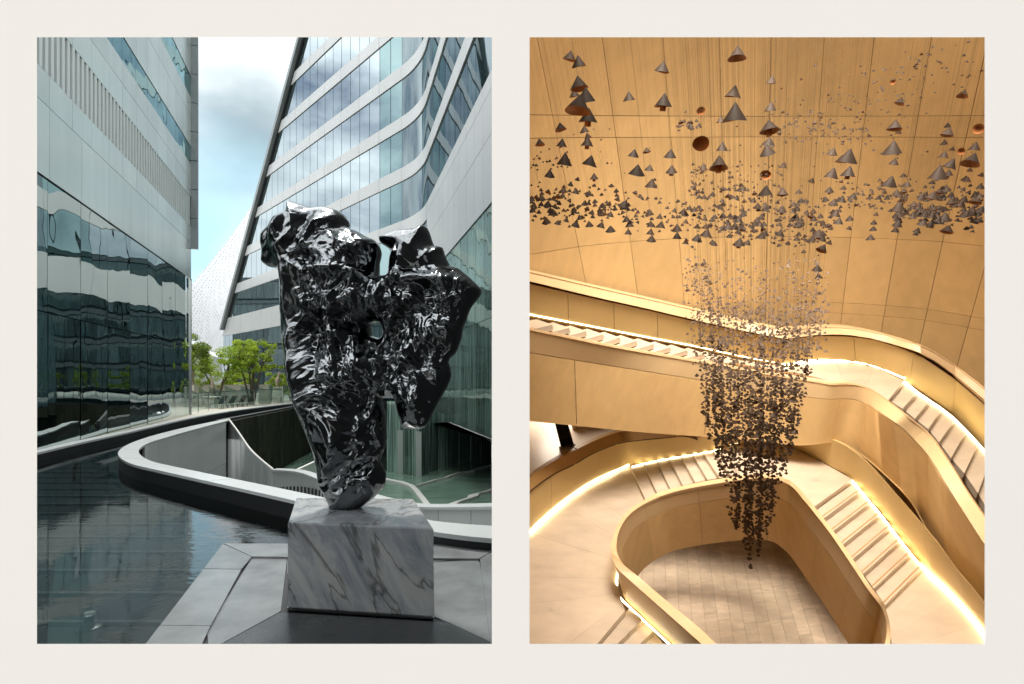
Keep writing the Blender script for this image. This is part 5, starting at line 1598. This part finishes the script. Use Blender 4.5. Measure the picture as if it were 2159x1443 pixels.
def cone_mesh(n, hgt, two=False, seed=0):
    """thin shell cone, apex up at z = hgt, unit base diameter: (outer faces, inner faces)"""
    r = random.Random(seed)
    rim = []
    for j in range(n):
        a = 2 * math.pi * j / n
        k = 1 + .035 * math.sin(2 * a + seed) + r.uniform(-.01, .01)
        rim.append((.5 * k * math.cos(a), .5 * k * math.sin(a), .03 * math.sin(2 * a + 1.3 * seed)))
    top = [(.035 * math.cos(2 * math.pi * j / n), .035 * math.sin(2 * math.pi * j / n), hgt) for j in range(n)]
    inn = [(x * .965, y * .965, z + .004) for x, y, z in rim]
    ouv = rim + top + [(0, 0, hgt + .02)]
    ouf = []
    for j in range(n):
        k = (j + 1) % n
        ouf += [(j, k, n + k, n + j), (n + j, n + k, 2 * n)]
    inv = inn + [(0, 0, hgt - .05)] + rim
    inf = []
    for j in range(n):
        k = (j + 1) % n
        inf += [(k, j, n), (n + 1 + k, n + 1 + j, j, k)]
    return ouv, ouf, inv, inf
shells, linings, joined, joined_low = [], [], [], []
for sd_ in range(5):
    a, b, c, d = cone_mesh(22, .60 + .05 * sd_ * .5, seed=sd_)
    m1 = mesh(a, b, 50); m1.materials.append(M['cone'])
    m2 = mesh(c, d, 50); m2.materials.append(M['copper'])
    shells.append(m1); linings.append(m2)
    a, b, c, d = cone_mesh(12, .60 + .05 * sd_ * .5, seed=sd_)
    me_ = mesh(a + c, b + [tuple(i + len(a) for i in f) for f in d], 50, [0] * len(b) + [1] * len(d))
    me_.materials.append(M['cone']); me_.materials.append(M['copper'])
    joined.append(me_)
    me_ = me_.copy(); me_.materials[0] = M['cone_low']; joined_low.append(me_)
v, f = lathe([(.02, 0), (.16, .0), (.17, -.30), (.15, -.34)], 12)
clap = mesh([(x, y, z + .12) for x, y, z in v], [tuple(reversed(q)) for q in f], 40); clap.materials.append(M['copper'])
rnd = random.Random(77)
upq = Vector((0, -.404, .915))
base_rot = upq.to_track_quat('Z', 'Y').to_matrix()
ORD = ['first', 'second', 'third', 'fourth', 'fifth', 'sixth', 'seventh', 'eighth', 'ninth', 'tenth', 'eleventh', 'twelfth', 'thirteenth', 'fourteenth', 'fifteenth', 'sixteenth', 'seventeenth', 'eighteenth', 'nineteenth', 'twentieth', 'twenty-first', 'twenty-second', 'twenty-third', 'twenty-fourth', 'twenty-fifth']
def wallcol(px, py):
    x0 = 1580 + (px - 1580) * (2330 - 270) / (2330 - py)
    return max(0, min(sum(1 for q in jc if q < x0) - 1, len(jc) - 2))
def kindword(k):
    return {'n': 'dark bronze', 'l': 'pale glinting', 'u': 'copper-bottomed', 't': 'steeply tilted', 'k': 'clapper-bearing', 'o': 'copper-faced', 'w': 'wide copper-bottomed'}[k]
spec.sort(key=lambda q: (q[1]))
bycol = {}
for q in spec:
    if q[2] >= 17.5:
        bycol.setdefault(wallcol(q[0], q[1]), []).append(q)
cells = {}
wire_pts = []
def set_cone(o, px, py, w, k):
    Dm = (.055 + .0028 * w)
    Y = min(max(Dm * 1200 / w, 4.0), 7.6)
    Dm = w * Y / 1200 * .97
    tilt = {'n': .18, 'l': .35, 'u': .30, 't': .75, 'k': .10, 'o': 1.15, 'w': .42}[k]
    p_ = at(px, py, Y)
    view = (EYE - p_).normalized()
    ax_ = upq
    if k in 'uwo':                 # tipped so that the open underside turns towards the eye
        ax_ = (upq - view * math.tan(tilt) * 1.0).normalized()
        ax_ = (ax_ + Vector((rnd.uniform(-.2, .2), 0, 0))).normalized()
    else:
        side_ = Vector((rnd.choice((-1, 1)) * rnd.uniform(.4, 1), rnd.uniform(-.3, .5), 0))
        ax_ = (upq + side_ * tilt * rnd.uniform(.4, 1.1)).normalized()
    rot = ax_.to_track_quat('Z', 'Y').to_matrix() @ Matrix.Rotation(rnd.uniform(0, 6.28), 3, 'Z')
    o.matrix_world = Matrix.Translation(p_ - ax_ * Dm * .3) @ rot.to_4x4() @ Matrix.Scale(Dm, 4)
    wire_pts.append(p_ + ax_ * Dm * .33)
    return p_
used_col = {}
proto_big = {}
n_ind = 0
def zone_label(px, py):
    if py > 640:
        side_ = 'outer edge' if abs(px - 1595) > 75 else 'heart'
        return f"small dark cone in the {side_} of the cascade before the {'upper handrail' if py < 740 else 'pale fascia' if py < 930 else 'void balustrade'}"
    if py > 515: return 'small cone in the airy drum of cones below the dense middle cluster'
    if px < 1345: return 'small bronze cone in the crowded drift above the long handrail'
    if px < 1440: return 'small bronze cone in the sparse columns between the drift and the middle cluster'
    if px < 1765: return 'small bronze cone in the dense middle cluster over the cascade'
    if px < 1880: return 'small bronze cone in the thin gap beside the middle cluster'
    return 'small bronze cone in the silvery crowd before the outermost wall panels'
LABCOL = {}
for c_, L_ in bycol.items():
    for i, q in enumerate(L_):
        LABCOL[id(q)] = (c_, i, len(L_))
cmin = min(bycol)
for q in spec:
    px, py, w, k = q
    sd_ = rnd.randrange(5)
    if id(q) in LABCOL:
        o = bpy.data.objects.new('metal_cone', shells[sd_]); col.objects.link(o)
        ln = bpy.data.objects.new('copper_lining', linings[sd_]); col.objects.link(ln); ln.parent = o
        if k in 'kw':
            cl = bpy.data.objects.new('clapper', clap); col.objects.link(cl); cl.parent = o
        c_, i, n_ = LABCOL[id(q)]
        place = 'topmost' if i == 0 else ('lowest' if i == n_ - 1 else ORD[min(i, 24)])
        size = 'large' if w > 30 else 'big'
        tag(o, f'{size} {kindword(k)} cone, {place} big one down before the {ORD[c_ - cmin]} wall panel column', 'hanging cone', 'hanging metal cones')
    else:
        o = bpy.data.objects.new('metal_cone', joined[sd_]); col.objects.link(o)
        tag(o, zone_label(px, py) + f', {ORD[wallcol(px, py) - cmin]} column', 'hanging cone', 'hanging metal cones')
    set_cone(o, px, py, w, k)
    n_ind += 1
# small cones of the clouds: (x0, x1, y0, y1, how many, size range)
zones = [(1118, 1330, 375, 482, 95, 6, 15), (1330, 1440, 370, 505, 36, 5, 13), (1440, 1760, 375, 522, 190, 5, 17), (1762, 1885, 375, 445, 52, 5, 10), (1885, 2074, 375, 490, 110, 6, 20), (1640, 1840, 222, 312, 80, 4, 10), (1118, 1200, 300, 365, 26, 5, 10), (1450, 1660, 345, 405, 60, 4, 9), (1428, 1475, 252, 275, 16, 6, 14), (1118, 2074, 225, 380, 46, 3, 7), (1440, 1500, 510, 660, 70, 4, 10), (1660, 1750, 500, 560, 14, 5, 14), (1460, 1748, 535, 620, 120, 4, 9), (1464, 1742, 610, 700, 130, 4, 9), (1470, 1735, 690, 770, 90, 5, 10), (1700, 1748, 560, 760, 60, 5, 10)]
small = []
for x0, x1, y0, y1, n_, a, b in zones:
    for _ in range(int(n_ * (1.6 if y0 > 330 and y1 < 530 else 1.15))):
        r_ = rnd.random() ** 1.8
        yy = rnd.triangular(y0, y1, y0 + (y1 - y0) * .65) if y1 - y0 > 60 else rnd.uniform(y0, y1)
        small.append((rnd.uniform(x0, x1), yy, a + (b - a) * r_, rnd.uniform(5.4, 8.0)))
for _ in range(150):               # thin cloud climbing towards the upper corner
    t_ = rnd.random()
    x = 1700 + 340 * t_ + rnd.gauss(0, 45); y = 265 - 165 * t_ + rnd.gauss(0, 38)
    if 1600 < x < 2072 and 82 < y < 320:
        small.append((x, y, rnd.uniform(3.2, 8), rnd.uniform(5.2, 7.2)))
# the cascade: upright wires set round a ring, cones threaded on them down to a point
YC = 6.3
cc = at(1590, 270, YC)
ea = Vector((1, 0, 0)); eb = Vector((.40, .93, .41)) * 1.0
casc_wires = []
def rad(py):
    return float(np.interp(py, [520, 600, 700, 760, 870, 940, 1000, 1080, 1120, 1150, 1195], [.93, .92, .90, .86, .78, .66, .54, .42, .26, .16, .05]))
def pix(p_): return p_.x / p_.y * 1200 + 1079.5, 800 - (p_.z - EYE.z) / p_.y * 1200
for k in range(430):
    a = rnd.uniform(0, 6.283)
    rr_ = .93 * (rnd.random() ** .44)
    b0 = cc + ea * (rr_ * math.cos(a)) + eb * (rr_ * math.sin(a) * .85)
    h = rnd.uniform(1.9, 2.6)
    last = None
    while h < 9:
        p_ = b0 - UP * h
        x, y = pix(p_)
        yend = np.interp(rr_, [.0, .05, .16, .26, .42, .54, .66, .78, .86, .93], [1196, 1190, 1150, 1118, 1080, 1000, 940, 870, 770, 700])
        if y > yend + 12: break
        dens = np.interp(y, [520, 560, 640, 740, 770, 860, 960, 1050, 1150], [.30, .34, .30, .26, .17, .155, .15, .15, .14])
        wpx = np.interp(y, [520, 650, 760, 900, 1195], [5.0, 5.8, 7.0, 7.2, 6.8]) * rnd.choice((.75, .9, 1, 1.1, 1.3, 1.7 if rnd.random() < .25 else 1))
        small.append((x + rnd.uniform(-1.5, 1.5), y, wpx, p_.y))
        last = p_
        h += 1.55 * dens * rnd.expovariate(1.0) + .05
    if last is not None: casc_wires.append(last)
for y in (1120, 1132, 1146, 1158, 1168, 1178, 1195):
    small.append((1580 + rnd.uniform(-2, 2), y, 8, 11.2)); 
small.append((1535, 1068, 8, 10.2))
small.sort(key=lambda q: -q[2])
room = 298 - n_ind
for px, py, w, Y in small[:room]:
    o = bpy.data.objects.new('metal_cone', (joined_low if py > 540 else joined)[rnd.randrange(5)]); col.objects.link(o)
    Dm = w * Y / 1200
    p_ = at(px, py, Y)
    ax_ = (upq + Vector((rnd.gauss(0, .22), rnd.gauss(0, .22), 0))).normalized()
    o.matrix_world = Matrix.Translation(p_ - ax_ * Dm * .3) @ (ax_.to_track_quat('Z', 'Y').to_matrix() @ Matrix.Rotation(rnd.uniform(0, 6.28), 3, 'Z')).to_4x4() @ Matrix.Scale(Dm, 4)
    tag(o, zone_label(px, py) + (f', {ORD[max(wallcol(px, py) - cmin, 0)]} column' if py < 640 else ''), 'hanging cone', 'hanging metal cones')
    if py < 520 and rnd.random() < .4: wire_pts.append(p_)
a, b, c, d = cone_mesh(8, .62, seed=2)
mbs = MB()
for px, py, w, Y in small[room:]:
    Dm = w * Y / 1200
    p_ = at(px, py, Y)
    ax_ = (upq + Vector((rnd.gauss(0, .25), rnd.gauss(0, .25), 0))).normalized()
    mt = Matrix.Translation(p_ - ax_ * Dm * .3) @ (ax_.to_track_quat('Z', 'Y').to_matrix() @ Matrix.Rotation(rnd.uniform(0, 6.28), 3, 'Z')).to_4x4() @ Matrix.Scale(Dm, 4)
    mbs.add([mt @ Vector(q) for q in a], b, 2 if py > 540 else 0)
    mbs.add([mt @ Vector(q) for q in c], d, 1)
    if py < 520 and rnd.random() < .12: wire_pts.append(p_)
tag(mbs.build('small_cones', [M['cone'], M['copper'], M['cone_low']]), 'swarm of tiny bronze cones', None, None, 'stuff')
mw = MB()
def wire(p_, r_):
    q = p_ + UP * 8
    mw.tube([p_, q], r_, 3)
for p_ in wire_pts: wire(p_, .00042)
for p_ in casc_wires: wire(p_, .00042)
tag(mw.build('hanging_wires', M['wire']), 'many thin wires carrying the cones', None, None, 'stuff')
